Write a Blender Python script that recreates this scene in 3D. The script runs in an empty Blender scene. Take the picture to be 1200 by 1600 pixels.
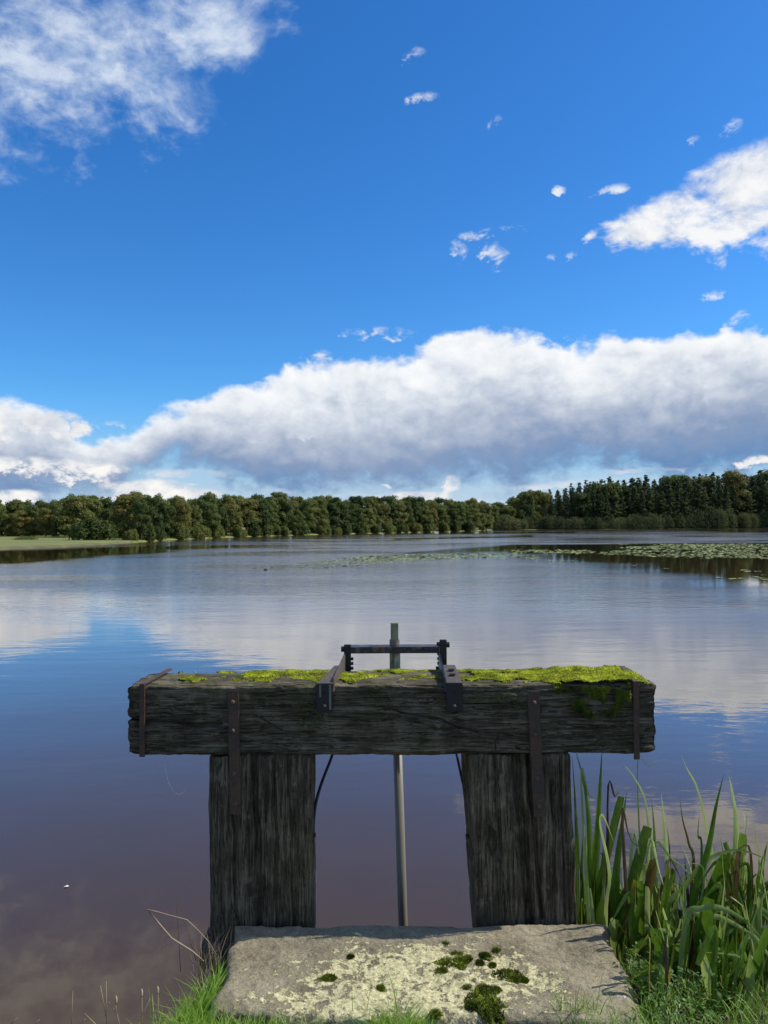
import bpy, bmesh, math, random
import numpy as np
from mathutils import Matrix, Vector

sc = bpy.context.scene
col = sc.collection
rnd = random.Random(7)
rng = np.random.default_rng(11)
R = math.radians

# ------------------------------------------------------------------ camera
CAM = Vector((0.0, 0.0, 2.5))
PITCH, ROLL = 0.955, -0.3
cam_m = Matrix.Translation(CAM) @ Matrix.Rotation(R(90 + PITCH), 4, 'X') @ Matrix.Rotation(R(ROLL), 4, 'Z')
cd = bpy.data.cameras.new('camera')
cam = bpy.data.objects.new('camera', cd); col.objects.link(cam)
cam.matrix_world = cam_m
cd.sensor_fit = 'VERTICAL'; cd.sensor_height = 32.0; cd.lens = 24.0
cd.clip_start = 0.05; cd.clip_end = 12000
sc.camera = cam
sc.cycles.max_bounces = 5; sc.cycles.diffuse_bounces = 2; sc.cycles.glossy_bounces = 3; sc.cycles.transmission_bounces = 2; sc.cycles.transparent_max_bounces = 4
sc.render.resolution_x, sc.render.resolution_y = 768, 1024


def ray(px, py):
    d = cam_m.to_3x3() @ Vector(((px - 600) / 1200, (800 - py) / 1200, -1))
    return d

def at(px, py, Y):
    """world point at depth Y on the line of sight of a spot surveyed in the photograph"""
    d = ray(px, py)
    return CAM + d * (Y / d.y)

def onz(px, py, z=0.0):
    d = ray(px, py)
    return CAM + d * ((z - CAM.z) / d.z)

def azel(px, py):
    d = ray(px, py).normalized()
    return math.degrees(math.atan2(d.x, d.y)), math.degrees(math.asin(d.z))

# ------------------------------------------------------------------ sun, view
SUN_EL = 46.0
SUN_DIR = Vector((math.cos(R(SUN_EL)) * 0.990, math.cos(R(SUN_EL)) * 0.14, math.sin(R(SUN_EL)))).normalized()
sl = bpy.data.lights.new('sun', 'SUN'); sun = bpy.data.objects.new('sun', sl); col.objects.link(sun)
sun.rotation_euler = SUN_DIR.to_track_quat('Z', 'Y').to_euler()
sl.energy = 5.0; sl.angle = R(0.5); sl.color = (1.0, 0.95, 0.86)
sc.view_settings.view_transform = 'Standard'; sc.view_settings.look = 'None'
sc.view_settings.exposure = 0.0; sc.view_settings.gamma = 1.0
sc.view_settings.use_curve_mapping = False

# ------------------------------------------------------------------ node helper
class V:
    """a socket with arithmetic"""
    def __init__(s, nt, so): s.nt, s.so = nt, so
    def _m(s, op, *o, clamp=False):
        n = s.nt.nodes.new('ShaderNodeMath'); n.operation = op; n.use_clamp = clamp
        for i, a in enumerate((s,) + o):
            if isinstance(a, V): s.nt.links.new(a.so, n.inputs[i])
            else: n.inputs[i].default_value = a
        return V(s.nt, n.outputs[0])
    def __add__(s, o): return s._m('ADD', o)
    def __sub__(s, o): return s._m('SUBTRACT', o)
    def __mul__(s, o): return s._m('MULTIPLY', o)
    def __truediv__(s, o): return s._m('DIVIDE', o)
    def __neg__(s): return s._m('MULTIPLY', -1.0)
    def __pow__(s, o): return s._m('POWER', o)
    def max(s, o): return s._m('MAXIMUM', o)
    def min(s, o): return s._m('MINIMUM', o)
    def clamp(s): return s._m('ADD', 0.0, clamp=True)
    def sstep(s, a, b):
        n = s.nt.nodes.new('ShaderNodeMapRange'); n.interpolation_type = 'SMOOTHSTEP'
        s.nt.links.new(s.so, n.inputs[0]); n.inputs[1].default_value = a; n.inputs[2].default_value = b
        return V(s.nt, n.outputs[0])

class G:
    def __init__(s, nt):
        s.nt = nt; nt.nodes.clear()
    def node(s, t, props=None, **inp):
        n = s.nt.nodes.new(t)
        for k, v in (props or {}).items(): setattr(n, k, v)
        for k, v in inp.items():
            k = k.replace('_', ' ')
            sk = n.inputs[k]
            s.put(sk, v)
        return n
    def put(s, sk, v):
        if isinstance(v, V): s.nt.links.new(v.so, sk)
        elif isinstance(v, bpy.types.NodeSocket): s.nt.links.new(v, sk)
        elif isinstance(v, (tuple, list)):
            sk.default_value = tuple(v) + ((1.0,) if len(v) == 3 and sk.type == 'RGBA' else ())
        else: sk.default_value = v
    def coord(s, kind='Object'):
        return V(s.nt, s.node('ShaderNodeTexCoord').outputs[kind])
    def mapped(s, vec, scale=(1, 1, 1), loc=(0, 0, 0)):
        n = s.node('ShaderNodeMapping'); s.put(n.inputs['Vector'], vec)
        n.inputs['Scale'].default_value = scale; n.inputs['Location'].default_value = loc
        return V(s.nt, n.outputs[0])
    def noise(s, vec, scale, detail=4, rough=0.55, dist=0.0):
        n = s.node('ShaderNodeTexNoise', Vector=vec, Scale=scale, Detail=detail, Roughness=rough, Distortion=dist)
        return V(s.nt, n.outputs[0])
    def sep(s, vec):
        n = s.node('ShaderNodeSeparateXYZ'); s.put(n.inputs[0], vec)
        return [V(s.nt, o) for o in n.outputs]
    def comb(s, x, y, z):
        n = s.node('ShaderNodeCombineXYZ')
        for sk, v in zip(n.inputs, (x, y, z)): s.put(sk, v)
        return V(s.nt, n.outputs[0])
    def mix(s, f, a, b, blend='MIX'):
        n = s.nt.nodes.new('ShaderNodeMix'); n.data_type = 'RGBA'; n.blend_type = blend
        s.put(n.inputs[0], f); s.put(n.inputs[6], a); s.put(n.inputs[7], b)
        return V(s.nt, n.outputs[2])
    def ramp(s, f, stops):
        n = s.nt.nodes.new('ShaderNodeValToRGB'); s.put(n.inputs[0], f)
        cr = n.color_ramp
        while len(cr.elements) < len(stops): cr.elements.new(0.5)
        for e, (p, c) in zip(cr.elements, stops):
            e.position = p; e.color = tuple(c) + (1.0,)
        return V(s.nt, n.outputs[0])
    def curve(s, x, pts):
        n = s.nt.nodes.new('ShaderNodeFloatCurve'); s.put(n.inputs['Value'], x)
        c = n.mapping.curves[0]
        pts = sorted(pts)
        while len(c.points) < len(pts): c.points.new(0.5, 0.5)
        for p, (a, b) in zip(c.points, pts): p.location = (a, b)
        n.mapping.update()
        return V(s.nt, n.outputs[0])
    def bump(s, h, strength=0.5, dist=0.01, normal=None):
        n = s.node('ShaderNodeBump', Strength=strength, Distance=dist); s.put(n.inputs['Height'], h)
        if normal is not None: s.put(n.inputs['Normal'], normal)
        return V(s.nt, n.outputs[0])

def material(name, fn):
    m = bpy.data.materials.new(name); m.use_nodes = True
    g = G(m.node_tree)
    out = g.node('ShaderNodeOutputMaterial')
    b = g.node('ShaderNodeBsdfPrincipled')
    g.nt.links.new(b.outputs[0], out.inputs[0])
    r = fn(g, b)
    if r is not None: g.nt.links.new(r, out.inputs[0])
    return m

# ------------------------------------------------------------------ world
w = bpy.data.worlds.new('World'); sc.world = w; w.use_nodes = True
try:
    w.cycles.sampling_method = 'MANUAL'; w.cycles.sample_map_resolution = 1024
except Exception: pass
g = G(w.node_tree)
wo = g.node('ShaderNodeOutputWorld'); bg = g.node('ShaderNodeBackground', Strength=0.1)
g.nt.links.new(bg.outputs[0], wo.inputs[0])
sky = g.node('ShaderNodeTexSky', dict(sky_type='NISHITA', sun_disc=False, altitude=50.0, air_density=1.0,
                                      dust_density=0.35, ozone_density=2.6))
sky.sun_elevation = R(SUN_EL); sky.sun_rotation = math.atan2(SUN_DIR.x, SUN_DIR.y)
d = g.coord('Generated')
dx, dy, dz = g.sep(d)
az = dx._m('ARCTAN2', dy) * 57.29578
el = dz._m('ARCSINE') * 57.29578
hs = g.node('ShaderNodeHueSaturation', Hue=0.5, Saturation=1.28, Value=0.92); g.put(hs.inputs['Color'], sky.outputs[0])
skyc = g.mix(1.0, V(g.nt, hs.outputs[0]), (0.80, 1.35, 1.78), 'MULTIPLY')
# cooler, bluer deep sky higher up comes from the atmosphere itself; only the clouds are added
dv = g.mapped(d, (1, 1, 1.55))
n1 = g.noise(dv, 9.0, 9, 0.60, 0.35)
dv2 = g.mapped(d, (1, 1, 1.55), (0.010, 0.002, 0.022))
n2 = g.noise(dv2, 9.0, 9, 0.60, 0.35)
nf = g.noise(dv, 34.0, 7, 0.62, 0.3)
nb = g.noise(g.mapped(d, (1, 1, 1.3)), 3.6, 4, 0.5)
bA = g.noise(g.mapped(d, (1, 1, 1.3), (3.1, 0, 0)), 13.0, 4, 0.55)
bB = g.noise(g.mapped(d, (1, 1, 1.3), (3.107, 0.001, 0.014)), 13.0, 4, 0.55)
puff = (bA - 0.5)._m('ABSOLUTE') * 3.2 - 0.25
puff2 = (bB - 0.5)._m('ABSOLUTE') * 3.2 - 0.25
azw = az + (nf - 0.5) * 2.0
elw = el + (n1 - 0.5) * 2.4 + (nf - 0.5) * 1.5 + puff * 1.6 - 0.1

AZ0, AZ1, E1 = -33.0, 33.0, 20.0
def crv(pts):
    o = []
    for px, py in pts:
        a, e = azel(px, py); o.append(((a - AZ0) / (AZ1 - AZ0), e / E1))
    o = [(0.0, o[0][1])] + o + [(1.0, o[-1][1])]
    return o
t = ((azw - AZ0) / (AZ1 - AZ0)).clamp()
top = g.curve(t, crv([(0, 628), (55, 634), (95, 652), (125, 690), (160, 690), (200, 672), (260, 642), (340, 618), (400, 600), (470, 574),
                      (560, 566), (640, 556), (690, 528), (750, 518), (830, 526), (865, 545), (905, 548), (960, 532),
                      (1040, 530), (1110, 520), (1160, 516), (1199, 522)])) * E1
bot = g.curve(t, crv([(0, 790), (70, 790), (170, 785), (215, 752), (280, 738), (350, 752), (430, 780), (560, 786), (640, 780), (720, 764), (800, 758),
                      (900, 742), (960, 738), (1020, 742), (1060, 756), (1130, 752), (1199, 735)])) * E1
dtop = top - elw
dbot = elw - bot
bank = (dtop * 1.2).min(dbot * 0.34 + (nb - 0.5) * 1.5 + (n1 - 0.5) * 1.2 + 0.2)
a_bank = (bank + (nf - 0.5) * 0.9).sstep(-0.15, 0.95)
depth = (dtop / (top - bot).max(1.2)).clamp()
lump = (n1 - n2) * 1.6 + (puff2 - puff) * 1.2 + (nf - 0.5) * 0.35
sh = (depth + (nb - 0.5) * 0.62 - lump * (depth * -0.30 + 0.36)).clamp()
c_bank = g.ramp(sh, [(0.0, (9.6, 9.7, 9.9)), (0.20, (8.3, 8.7, 9.2)), (0.40, (6.0, 6.6, 7.6)), (0.58, (4.1, 4.8, 6.2)),
                     (0.76, (2.4, 3.35, 5.2)), (1.0, (1.4, 2.7, 5.0))])
# left heap under its own white top
hz = (el * 0.14).clamp()
low_air = g.mix((el / 7.0).clamp(), (5.6, 6.8, 7.9), (3.1, 5.0, 7.7))
a_low = (el.sstep(9.0, 1.5)) * 0.92
col1 = g.mix(a_low, skyc, low_air)

def ell(px, py, rx, ry, rough=1.0, rot=0.0, fine=False):
    a0, e0 = azel(px, py)
    rx /= 20.94; ry /= 20.94           # pixels to degrees
    ca, sa = math.cos(R(rot)), math.sin(R(rot))
    A = (azw if not fine else az + (nf - 0.5) * 2.0) - a0
    E = (el + (n1 - 0.5) * 1.6 * rough + (nf - 0.5) * (1.5 if fine else 0.8)) - e0
    u = (A * ca + E * sa) / rx
    v = (E * ca - A * sa) / ry
    return (u * u + v * v) * -1.0 + 1.0

def union(l):
    m = l[0]
    for x in l[1:]: m = m.max(x)
    return m
nw = n1 * 0.55 + nf * 0.45
def cloud(mask, k, lo, hi, amt, under, nse, colr_top, colr_low, opa=1.0, shade=2.4):
    dens = (mask * amt).min(amt) + (nse - 0.5) * k
    a = dens.sstep(lo, hi) * opa
    f = ((n1 - n2) * shade + 0.55 + (nf - 0.5) * 1.1 + dens * 0.15).clamp()
    return a, g.mix(f, colr_low, colr_top)
# high veil, upper left
ma = union([ell(50, 30, 235, 135, 1.4, -8), ell(190, 120, 150, 62, 1.4, -16), ell(320, 40, 88, 48, 1.2, 8), ell(-260, 60, 260, 180, 2.0),
            ell(60, -160, 330, 150, 2.0)])
aA, cA = cloud(ma, 3.9, -0.15, 1.35, 0.9, 0, nw, (7.6, 8.4, 9.4), (3.3, 4.8, 7.4), 0.84, 3.2)
# bright heap on the right
mb = union([ell(1100, 322, 140, 42, .8, 9), ell(1190, 288, 130, 56, 1.0, 4), ell(1035, 352, 84, 36, .6, 4), ell(1400, 290, 230, 95, 1.5),
            ell(1150, 350, 90, 28, .8, 6)])
mb = (mb * 1.35).min(1.0)
aB, cB = cloud(mb, 4.2, 0.0, 1.05, 1.0, 0, nw, (9.6, 9.6, 9.6), (5.4, 6.1, 7.4), 0.97, 3.0)
# small puffs
mc = union([ell(713, 388, 26, 15, .4, 0, True), ell(778, 398, 36, 22, .4, -30, True), ell(875, 293, 13, 5, .4, -8, True), ell(950, 297, 34, 8, .4, 8, True), ell(770, 189, 20, 10, .4, 20, True),
            ell(663, 151, 26, 9, .4, 5, True), ell(920, 368, 24, 10, .4, 25, True), ell(893, 398, 16, 8, .4, 30, True), ell(1120, 459, 24, 9, .4, 0, True),
            ell(1085, 220, 14, 8, .4, 0, True), ell(1140, 200, 24, 12, .4, 25, True), ell(1152, 500, 36, 12, .4, 30, True), ell(770, 362, 60, 10, .4, 5, True),
            ell(600, 520, 60, 12, .4, 0, True), ell(505, 556, 24, 12, .4, 0, True), ell(904, 533, 22, 12, .4, 0, True), ell(176, 662, 24, 8, .4, 0, True),
            ell(862, 402, 12, 7, .4, 0, True), ell(645, 88, 26, 12, .4, 20, True)])
aC, cC = cloud(mc, 5.0, 0.25, 1.35, 0.75, 0, nf, (9.0, 9.2, 9.5), (5.8, 6.6, 8.0), 0.85, 2.0)
# low bright heaps on the horizon
md = union([ell(225, 768, 95, 20, .5, 0, True), ell(300, 772, 60, 10, .5, 0, True), ell(665, 778, 80, 12, .5, 0, True), ell(703, 760, 20, 20, .5, 0, True), ell(28, 775, 42, 12, .5, 0, True),
            ell(60, 662, 70, 26, .6, 0, True), ell(120, 735, 90, 17, .5, 0, True), ell(30, 725, 70, 13, .5, 0, True), ell(1190, 720, 26, 10, .5, 0, True), ell(600, 762, 14, 6, .4, 0, True), ell(-60, 660, 100, 40, .6, 0, True)])
aD, cD = cloud(md, 4.4, 0.0, 0.8, 0.9, 0, nf, (9.6, 9.5, 9.2), (5.6, 6.1, 7.2), 1.0, 3.2)
# thin strands within and below the bank
me = union([ell(470, 680, 62, 8, .3, 6, True), ell(385, 687, 22, 6, .3, 0, True), ell(1003, 735, 100, 6, .3, 0, True), ell(860, 757, 150, 7, .3, 4, True), ell(300, 738, 95, 8, .3, 0, True),
            ell(420, 768, 50, 8, .3, 0, True), ell(560, 775, 90, 4, .3, 0, True), ell(1105, 622, 14, 9, .3, 0, True), ell(640, 200 + 3000, 1, 1)])
aE, cE = cloud(me, 4.0, 0.1, 1.4, 0.8, 0, nf, (7.8, 8.2, 8.9), (5.0, 5.8, 7.4), 0.72, 2.0)
c = g.mix(aD * 0.0 + aC, col1, cC)
c = g.mix(aA, c, cA)
c = g.mix(aB, c, cB)
c = g.mix(a_bank, c, c_bank)
c = g.mix(aE, c, cE)
c = g.mix(aD, c, cD)
# broken cloud added over the unseen sky, to whiten and lift the ambient light
cov = (nb * 0.55 + n1 * 0.45 - 0.5) * 4.0 + 0.18
aR = (cov.sstep(0.0, 0.55)) * dy.sstep(0.62, 0.15) * el.sstep(2.0, 9.0) * 0.92
c = g.mix(aR, c, g.mix(((n1 - n2) * 2.4 + 0.6).clamp(), (4.6, 5.2, 6.2), (9.0, 9.2, 9.4)))
g.put(bg.inputs['Color'], c)

# ------------------------------------------------------------------ object helpers
def link(o, parent=None):
    col.objects.link(o)
    if parent is not None: o.parent = parent
    return o

def tag(o, label=None, cat=None, group=None, kind=None):
    if label: o['label'] = label
    if cat: o['category'] = cat
    if group: o['group'] = group
    if kind: o['kind'] = kind
    return o

def mesh_np(name, verts, faces, mat, smooth=False, attr=None):
    """faces: (n,k) index array, or a list of such arrays"""
    me = bpy.data.meshes.new(name)
    verts = np.asarray(verts, dtype=np.float32)
    if not isinstance(faces, list): faces = [faces]
    faces = [np.asarray(f, dtype=np.int32) for f in faces if len(f)]
    me.vertices.add(len(verts)); me.vertices.foreach_set('co', verts.ravel())
    lv = np.concatenate([f.ravel() for f in faces])
    tot = np.concatenate([np.full(len(f), f.shape[1], np.int32) for f in faces])
    st = np.concatenate([[0], np.cumsum(tot)[:-1]]).astype(np.int32)
    me.loops.add(len(lv)); me.loops.foreach_set('vertex_index', lv)
    me.polygons.add(len(tot)); me.polygons.foreach_set('loop_start', st)
    me.polygons.foreach_set('use_smooth', np.full(len(tot), smooth))
    for k, a in (attr or {}).items():
        at_ = me.attributes.new(k, 'FLOAT', 'POINT'); at_.data.foreach_set('value', np.asarray(a, np.float32))
    me.update(calc_edges=True)
    if mat: me.materials.append(mat)
    return me

def obj(name, me, parent=None):
    return link(bpy.data.objects.new(name, me), parent)

def empty(name, loc):
    o = bpy.data.objects.new(name, None); o.empty_display_size = 0.1
    o.location = loc
    return link(o)

def child(name, me, root):
    """part whose mesh is in world coordinates, parented to a root Empty"""
    o = bpy.data.objects.new(name, me); col.objects.link(o); o.parent = root
    m = root
    off = Vector((0, 0, 0))
    while m is not None: off += m.location; m = m.parent
    o.location = -off
    return o

class MB:
    def __init__(s): s.v, s.f = [], []
    def add(s, v, f):
        b = len(s.v); s.v += [tuple(x) for x in v]; s.f += [tuple(i + b for i in q) for q in f]
    def hexa(s, p):     # 8 points: bottom 4 ccw, top 4 ccw
        s.add(p, [(3, 2, 1, 0), (4, 5, 6, 7), (0, 1, 5, 4), (1, 2, 6, 5), (2, 3, 7, 6), (3, 0, 4, 7)])
    def box(s, x0, x1, y0, y1, z0, z1):
        s.hexa([(x0, y0, z0), (x1, y0, z0), (x1, y1, z0), (x0, y1, z0), (x0, y0, z1), (x1, y0, z1), (x1, y1, z1), (x0, y1, z1)])
    def prism(s, poly, off):
        n = len(poly); off = Vector(off)
        p = [Vector(q) for q in poly]
        s.add(p + [q + off for q in p], [tuple(range(n))[::-1], tuple(range(n, 2 * n))] + [(i, (i + 1) % n, n + (i + 1) % n, n + i) for i in range(n)])
    def tube(s, pts, r, n=10):
        pts = [Vector(p) for p in pts]; rs = r if isinstance(r, (list, tuple)) else [r] * len(pts)
        vs, fs = [], []
        for i, p in enumerate(pts):
            t = (pts[min(i + 1, len(pts) - 1)] - pts[max(i - 1, 0)]).normalized()
            a = t.cross(Vector((0, 1, 0.13))).normalized(); b = t.cross(a)
            for k in range(n):
                an = 2 * math.pi * k / n
                vs.append(p + (a * math.cos(an) + b * math.sin(an)) * rs[i])
        for i in range(len(pts) - 1):
            for k in range(n):
                fs.append((i * n + k, i * n + (k + 1) % n, (i + 1) * n + (k + 1) % n, (i + 1) * n + k))
        fs.append(tuple(range(n))[::-1]); fs.append(tuple((len(pts) - 1) * n + k for k in range(n)))
        s.add(vs, fs)
    def mesh(s, name, mat, bevel=0.0, smooth=False, seg=2):
        me = bpy.data.meshes.new(name); me.from_pydata(s.v, [], s.f)
        bm = bmesh.new(); bm.from_mesh(me)
        bmesh.ops.recalc_face_normals(bm, faces=bm.faces)
        if bevel > 0:
            e = [e for e in bm.edges if len(e.link_faces) == 2 and e.calc_face_angle(0) > 0.5]
            bmesh.ops.bevel(bm, geom=e, offset=bevel, segments=seg, affect='EDGES', clamp_overlap=True)
        bm.to_mesh(me); bm.free()
        if smooth:
            for p in me.polygons: p.use_smooth = True
        if mat: me.materials.append(mat)
        return me

# numpy noise -----------------------------------------------------------------
def _h(ix, iy, iz, seed):
    n = (ix.astype(np.int64) * 374761393 + iy.astype(np.int64) * 668265263 + iz.astype(np.int64) * 2147483647 + seed * 974634777) & 0xffffffff
    n = ((n ^ (n >> 13)) * 1274126177) & 0xffffffff
    n = ((n ^ (n >> 15)) * 2246822519) & 0xffffffff
    return ((n ^ (n >> 16)) & 0xffff) / 65535.0
def vn(p, seed=0):
    f = np.floor(p); t = p - f; t = t * t * (3 - 2 * t)
    i = f.astype(np.int64); o = 0
    for a in (0, 1):
        for b in (0, 1):
            for c_ in (0, 1):
                wgt = (t[:, 0] if a else 1 - t[:, 0]) * (t[:, 1] if b else 1 - t[:, 1]) * (t[:, 2] if c_ else 1 - t[:, 2])
                o = o + wgt * _h(i[:, 0] + a, i[:, 1] + b, i[:, 2] + c_, seed)
    return o * 2 - 1
def fbm(p, seed=0, octv=4, gain=0.5):
    o = 0; a = 1; q = np.array(p, float)
    for k in range(octv):
        o = o + a * vn(q, seed + k * 17); q = q * 2.03 + 5.1; a *= gain
    return o
def segdist(x, y, pts):
    d = np.full(x.shape, 1e9)
    for (x0, y0), (x1, y1) in zip(pts[:-1], pts[1:]):
        vx, vy = x1 - x0, y1 - y0; L = vx * vx + vy * vy + 1e-12
        t = np.clip(((x - x0) * vx + (y - y0) * vy) / L, 0, 1)
        d = np.minimum(d, np.hypot(x - x0 - t * vx, y - y0 - t * vy))
    return d

def timber(L, a, b, r, nL, nA, nB, disp, endr=0.012):
    """long axis = local z (0..L), section a (x) by b (y); returns verts, quads. disp(p, n) -> amount along n"""
    seg = []
    def edge(x0, y0, x1, y1, n, nx, ny):
        for k in range(n):
            t = k / n; seg.append((x0 + (x1 - x0) * t, y0 + (y1 - y0) * t, nx, ny))
    def corner(cx, cy, a0):
        for k in range(6):
            an = a0 + math.pi / 2 * k / 6; seg.append((cx + r * math.cos(an), cy + r * math.sin(an), math.cos(an), math.sin(an)))
    A, B = a / 2, b / 2
    edge(A, -B + r, A, B - r, nB // 2, 1, 0); corner(A - r, B - r, 0)
    edge(A - r, B, -A + r, B, nA // 2, 0, 1); corner(-A + r, B - r, math.pi / 2)
    edge(-A, B - r, -A, -B + r, nB, -1, 0); corner(-A + r, -B + r, math.pi)
    edge(-A + r, -B, A - r, -B, nA, 0, -1); corner(A - r, -B + r, 1.5 * math.pi)
    S = np.array(seg); ns = len(S)
    rows = [(0.0, s) for s in (0.02, .3, .6, .85, .95)] + [(0.004, 0.985)]
    zs = np.linspace(0.012, L - 0.012, nL)
    rows += [(z, 1.0) for z in zs]
    rows += [(L - 0.004, 0.985)] + [(L, s) for s in (.95, .85, .6, .3, .02)]
    rows = np.array(rows); nr = len(rows)
    P = np.zeros((nr, ns, 3)); N = np.zeros((nr, ns, 3))
    P[:, :, 0] = S[None, :, 0] * rows[:, 1:2]; P[:, :, 1] = S[None, :, 1] * rows[:, 1:2]; P[:, :, 2] = rows[:, 0:1]
    N[:, :, 0] = S[None, :, 2]; N[:, :, 1] = S[None, :, 3]
    cap0 = (rows[:, 0] < 0.001); cap1 = rows[:, 0] > L - 0.001
    N[cap0] = (0, 0, -1); N[cap1] = (0, 0, 1)
    P = P.reshape(-1, 3); N = N.reshape(-1, 3)
    P = P + N * disp(P, N)[:, None]
    i = np.arange(nr - 1)[:, None] * ns; j = np.arange(ns)[None, :]; j2 = (j + 1) % ns
    F = np.stack([i + j, i + j2, i + ns + j2, i + ns + j], -1).reshape(-1, 4)
    return P, F

# ------------------------------------------------------------------ materials
def wood_mat(name, axis, dark, mid, pale, algae=0.5):
    def fn(g, b):
        co = g.coord('Object')
        s = [26.0, 26.0, 26.0]; s[axis] = 1.6
        gr = g.noise(g.mapped(co, tuple(s)), 2.2, 8, 0.66, 1.0)
        s2 = [90.0, 90.0, 90.0]; s2[axis] = 5.0
        fi = g.noise(g.mapped(co, tuple(s2)), 4.0, 4, 0.6)
        big = g.noise(co, 5.0, 5, 0.6, 0.4)
        spk = g.noise(co, 150.0, 3, 0.7)
        f = (gr * 0.46 + fi * 0.26 + g.noise(co, 9.0, 5, 0.6) * 0.28)
        c = g.ramp(f, [(0.30, dark), (0.47, mid), (0.60, pale), (0.72, tuple(x * 1.35 for x in pale))])
        c = g.mix(big.sstep(0.48, 0.68) * algae, c, g.mix(spk.sstep(.4, .6), (0.022, 0.026, 0.008), (0.085, 0.095, 0.030)))
        # drier, greyer fibres and lichen specks
        c = g.mix(g.noise(co, 11.0, 4, .7).sstep(.56, .72) * 0.55, c, tuple(x * 1.3 for x in pale))
        c = g.mix(g.noise(co, 60.0, 3, .7).sstep(.66, .72) * 0.5, c, (0.16, 0.17, 0.13))
        s3 = [34.0, 34.0, 34.0]; s3[axis] = 0.9
        line = g.noise(g.mapped(co, tuple(s3)), 2.0, 5, 0.55, 1.1)
        c = g.mix((line - 0.5)._m('ABSOLUTE').sstep(0.02, 0.0) * 0.8, c, tuple(x * 0.3 for x in dark))
        g.put(b.inputs['Base Color'], c)
        b.inputs['Roughness'].default_value = 0.9; b.inputs['Specular IOR Level'].default_value = 0.25
        h = gr * 0.6 + fi * 0.35 + spk * 0.12 + (line - 0.5)._m('ABSOLUTE').sstep(0.0, 0.03) * 0.4
        g.put(b.inputs['Normal'], g.bump(h, 0.9, 0.008))
    return material(name, fn)
M_beam = wood_mat('weathered_oak_beam', 0, (0.016, 0.013, 0.007), (0.070, 0.058, 0.034), (0.21, 0.18, 0.12), 0.75)
M_post = wood_mat('weathered_oak_post', 2, (0.016, 0.012, 0.007), (0.080, 0.064, 0.040), (0.24, 0.20, 0.135), 0.35)
M_stick = wood_mat('green_stained_wood', 2, (0.12, 0.12, 0.07), (0.28, 0.28, 0.16), (0.50, 0.48, 0.32), 0.2)

def metal_mat(name, paint, rust, amt, rough=0.55):
    def fn(g, b):
        co = g.coord('Object')
        n = g.noise(co, 22.0, 6, 0.65, 0.3); n3 = g.noise(co, 120.0, 4, 0.6)
        f = (n * 0.7 + n3 * 0.3).sstep(0.62 - amt, 0.74 - amt)
        rc = g.mix(n3, tuple(x * 0.45 for x in rust), rust)
        g.put(b.inputs['Base Color'], g.mix(f, paint, rc))
        g.put(b.inputs['Roughness'], f * (0.9 - rough) + rough)
        g.put(b.inputs['Normal'], g.bump(n3 * 0.5 + f * 0.5, 0.5, 0.002))
    return material(name, fn)
M_strap = metal_mat('rusted_strap_iron', (0.045, 0.033, 0.024), (0.13, 0.075, 0.045), 0.2, 0.6)
M_iron = metal_mat('black_painted_iron', (0.016, 0.017, 0.022), (0.10, 0.06, 0.04), 0.02, 0.38)
M_bolt = metal_mat('rusty_bolt', (0.09, 0.055, 0.035), (0.17, 0.10, 0.06), 0.2, 0.6)
M_plate = metal_mat('worn_iron_plate', (0.075, 0.066, 0.056), (0.17, 0.10, 0.06), 0.12, 0.55)
M_pipe = metal_mat('galvanised_tube', (0.17, 0.16, 0.125), (0.10, 0.09, 0.06), -0.01, 0.45)

def stone_fn(g, b):
    co = g.coord('Object')
    n = g.noise(co, 9.0, 6, 0.62); f = g.noise(co, 130.0, 4, 0.7); m_ = g.noise(co, 38.0, 5, .65)
    c = g.ramp(n * 0.40 + f * 0.38 + m_ * 0.22, [(0.34, (0.09, 0.074, 0.046)), (0.5, (0.235, 0.203, 0.135)), (0.64, (0.39, 0.345, 0.235))])
    x, y, z = g.sep(co)
    # lichen: pale crusts gathered over the middle of the slab
    u = (x - 0.08) / 0.52; v = (y - 2.42) / 0.26
    reg = (u * u + v * v) * -0.42 + 0.30
    ln = g.noise(co, 8.5, 7, 0.68, 0.5)
    lf = ((ln - 0.5) * 2.4 + reg * 1.25 + (m_ - .5) * 1.9 + (f - .5) * 1.1).sstep(0.02, 0.22)
    lc = g.ramp(g.noise(co, 70.0, 5, .7), [(0.32, (0.26, 0.225, 0.12)), (0.5, (0.54, 0.50, 0.27)), (0.68, (0.76, 0.71, 0.45))])
    c = g.mix(lf * 0.92, c, lc)
    wf = (g.noise(co, 16.0, 6, .7, .4) + (f - .5) * .35).sstep(0.655, 0.71)
    c = g.mix(wf * 0.85, c, (0.58, 0.57, 0.52))
    dk = g.noise(co, 46.0, 4, .6).sstep(0.68, 0.72)
    c = g.mix(dk * 0.7, c, (0.035, 0.040, 0.022))
    g.put(b.inputs['Base Color'], c); b.inputs['Roughness'].default_value = 0.92
    b.inputs['Specular IOR Level'].default_value = 0.25
    g.put(b.inputs['Normal'], g.bump(f * 0.6 + m_ * 0.6 + lf * 0.35 + wf * .3, 1.0, 0.008))
M_stone = material('old_lichened_stone', stone_fn)

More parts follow.
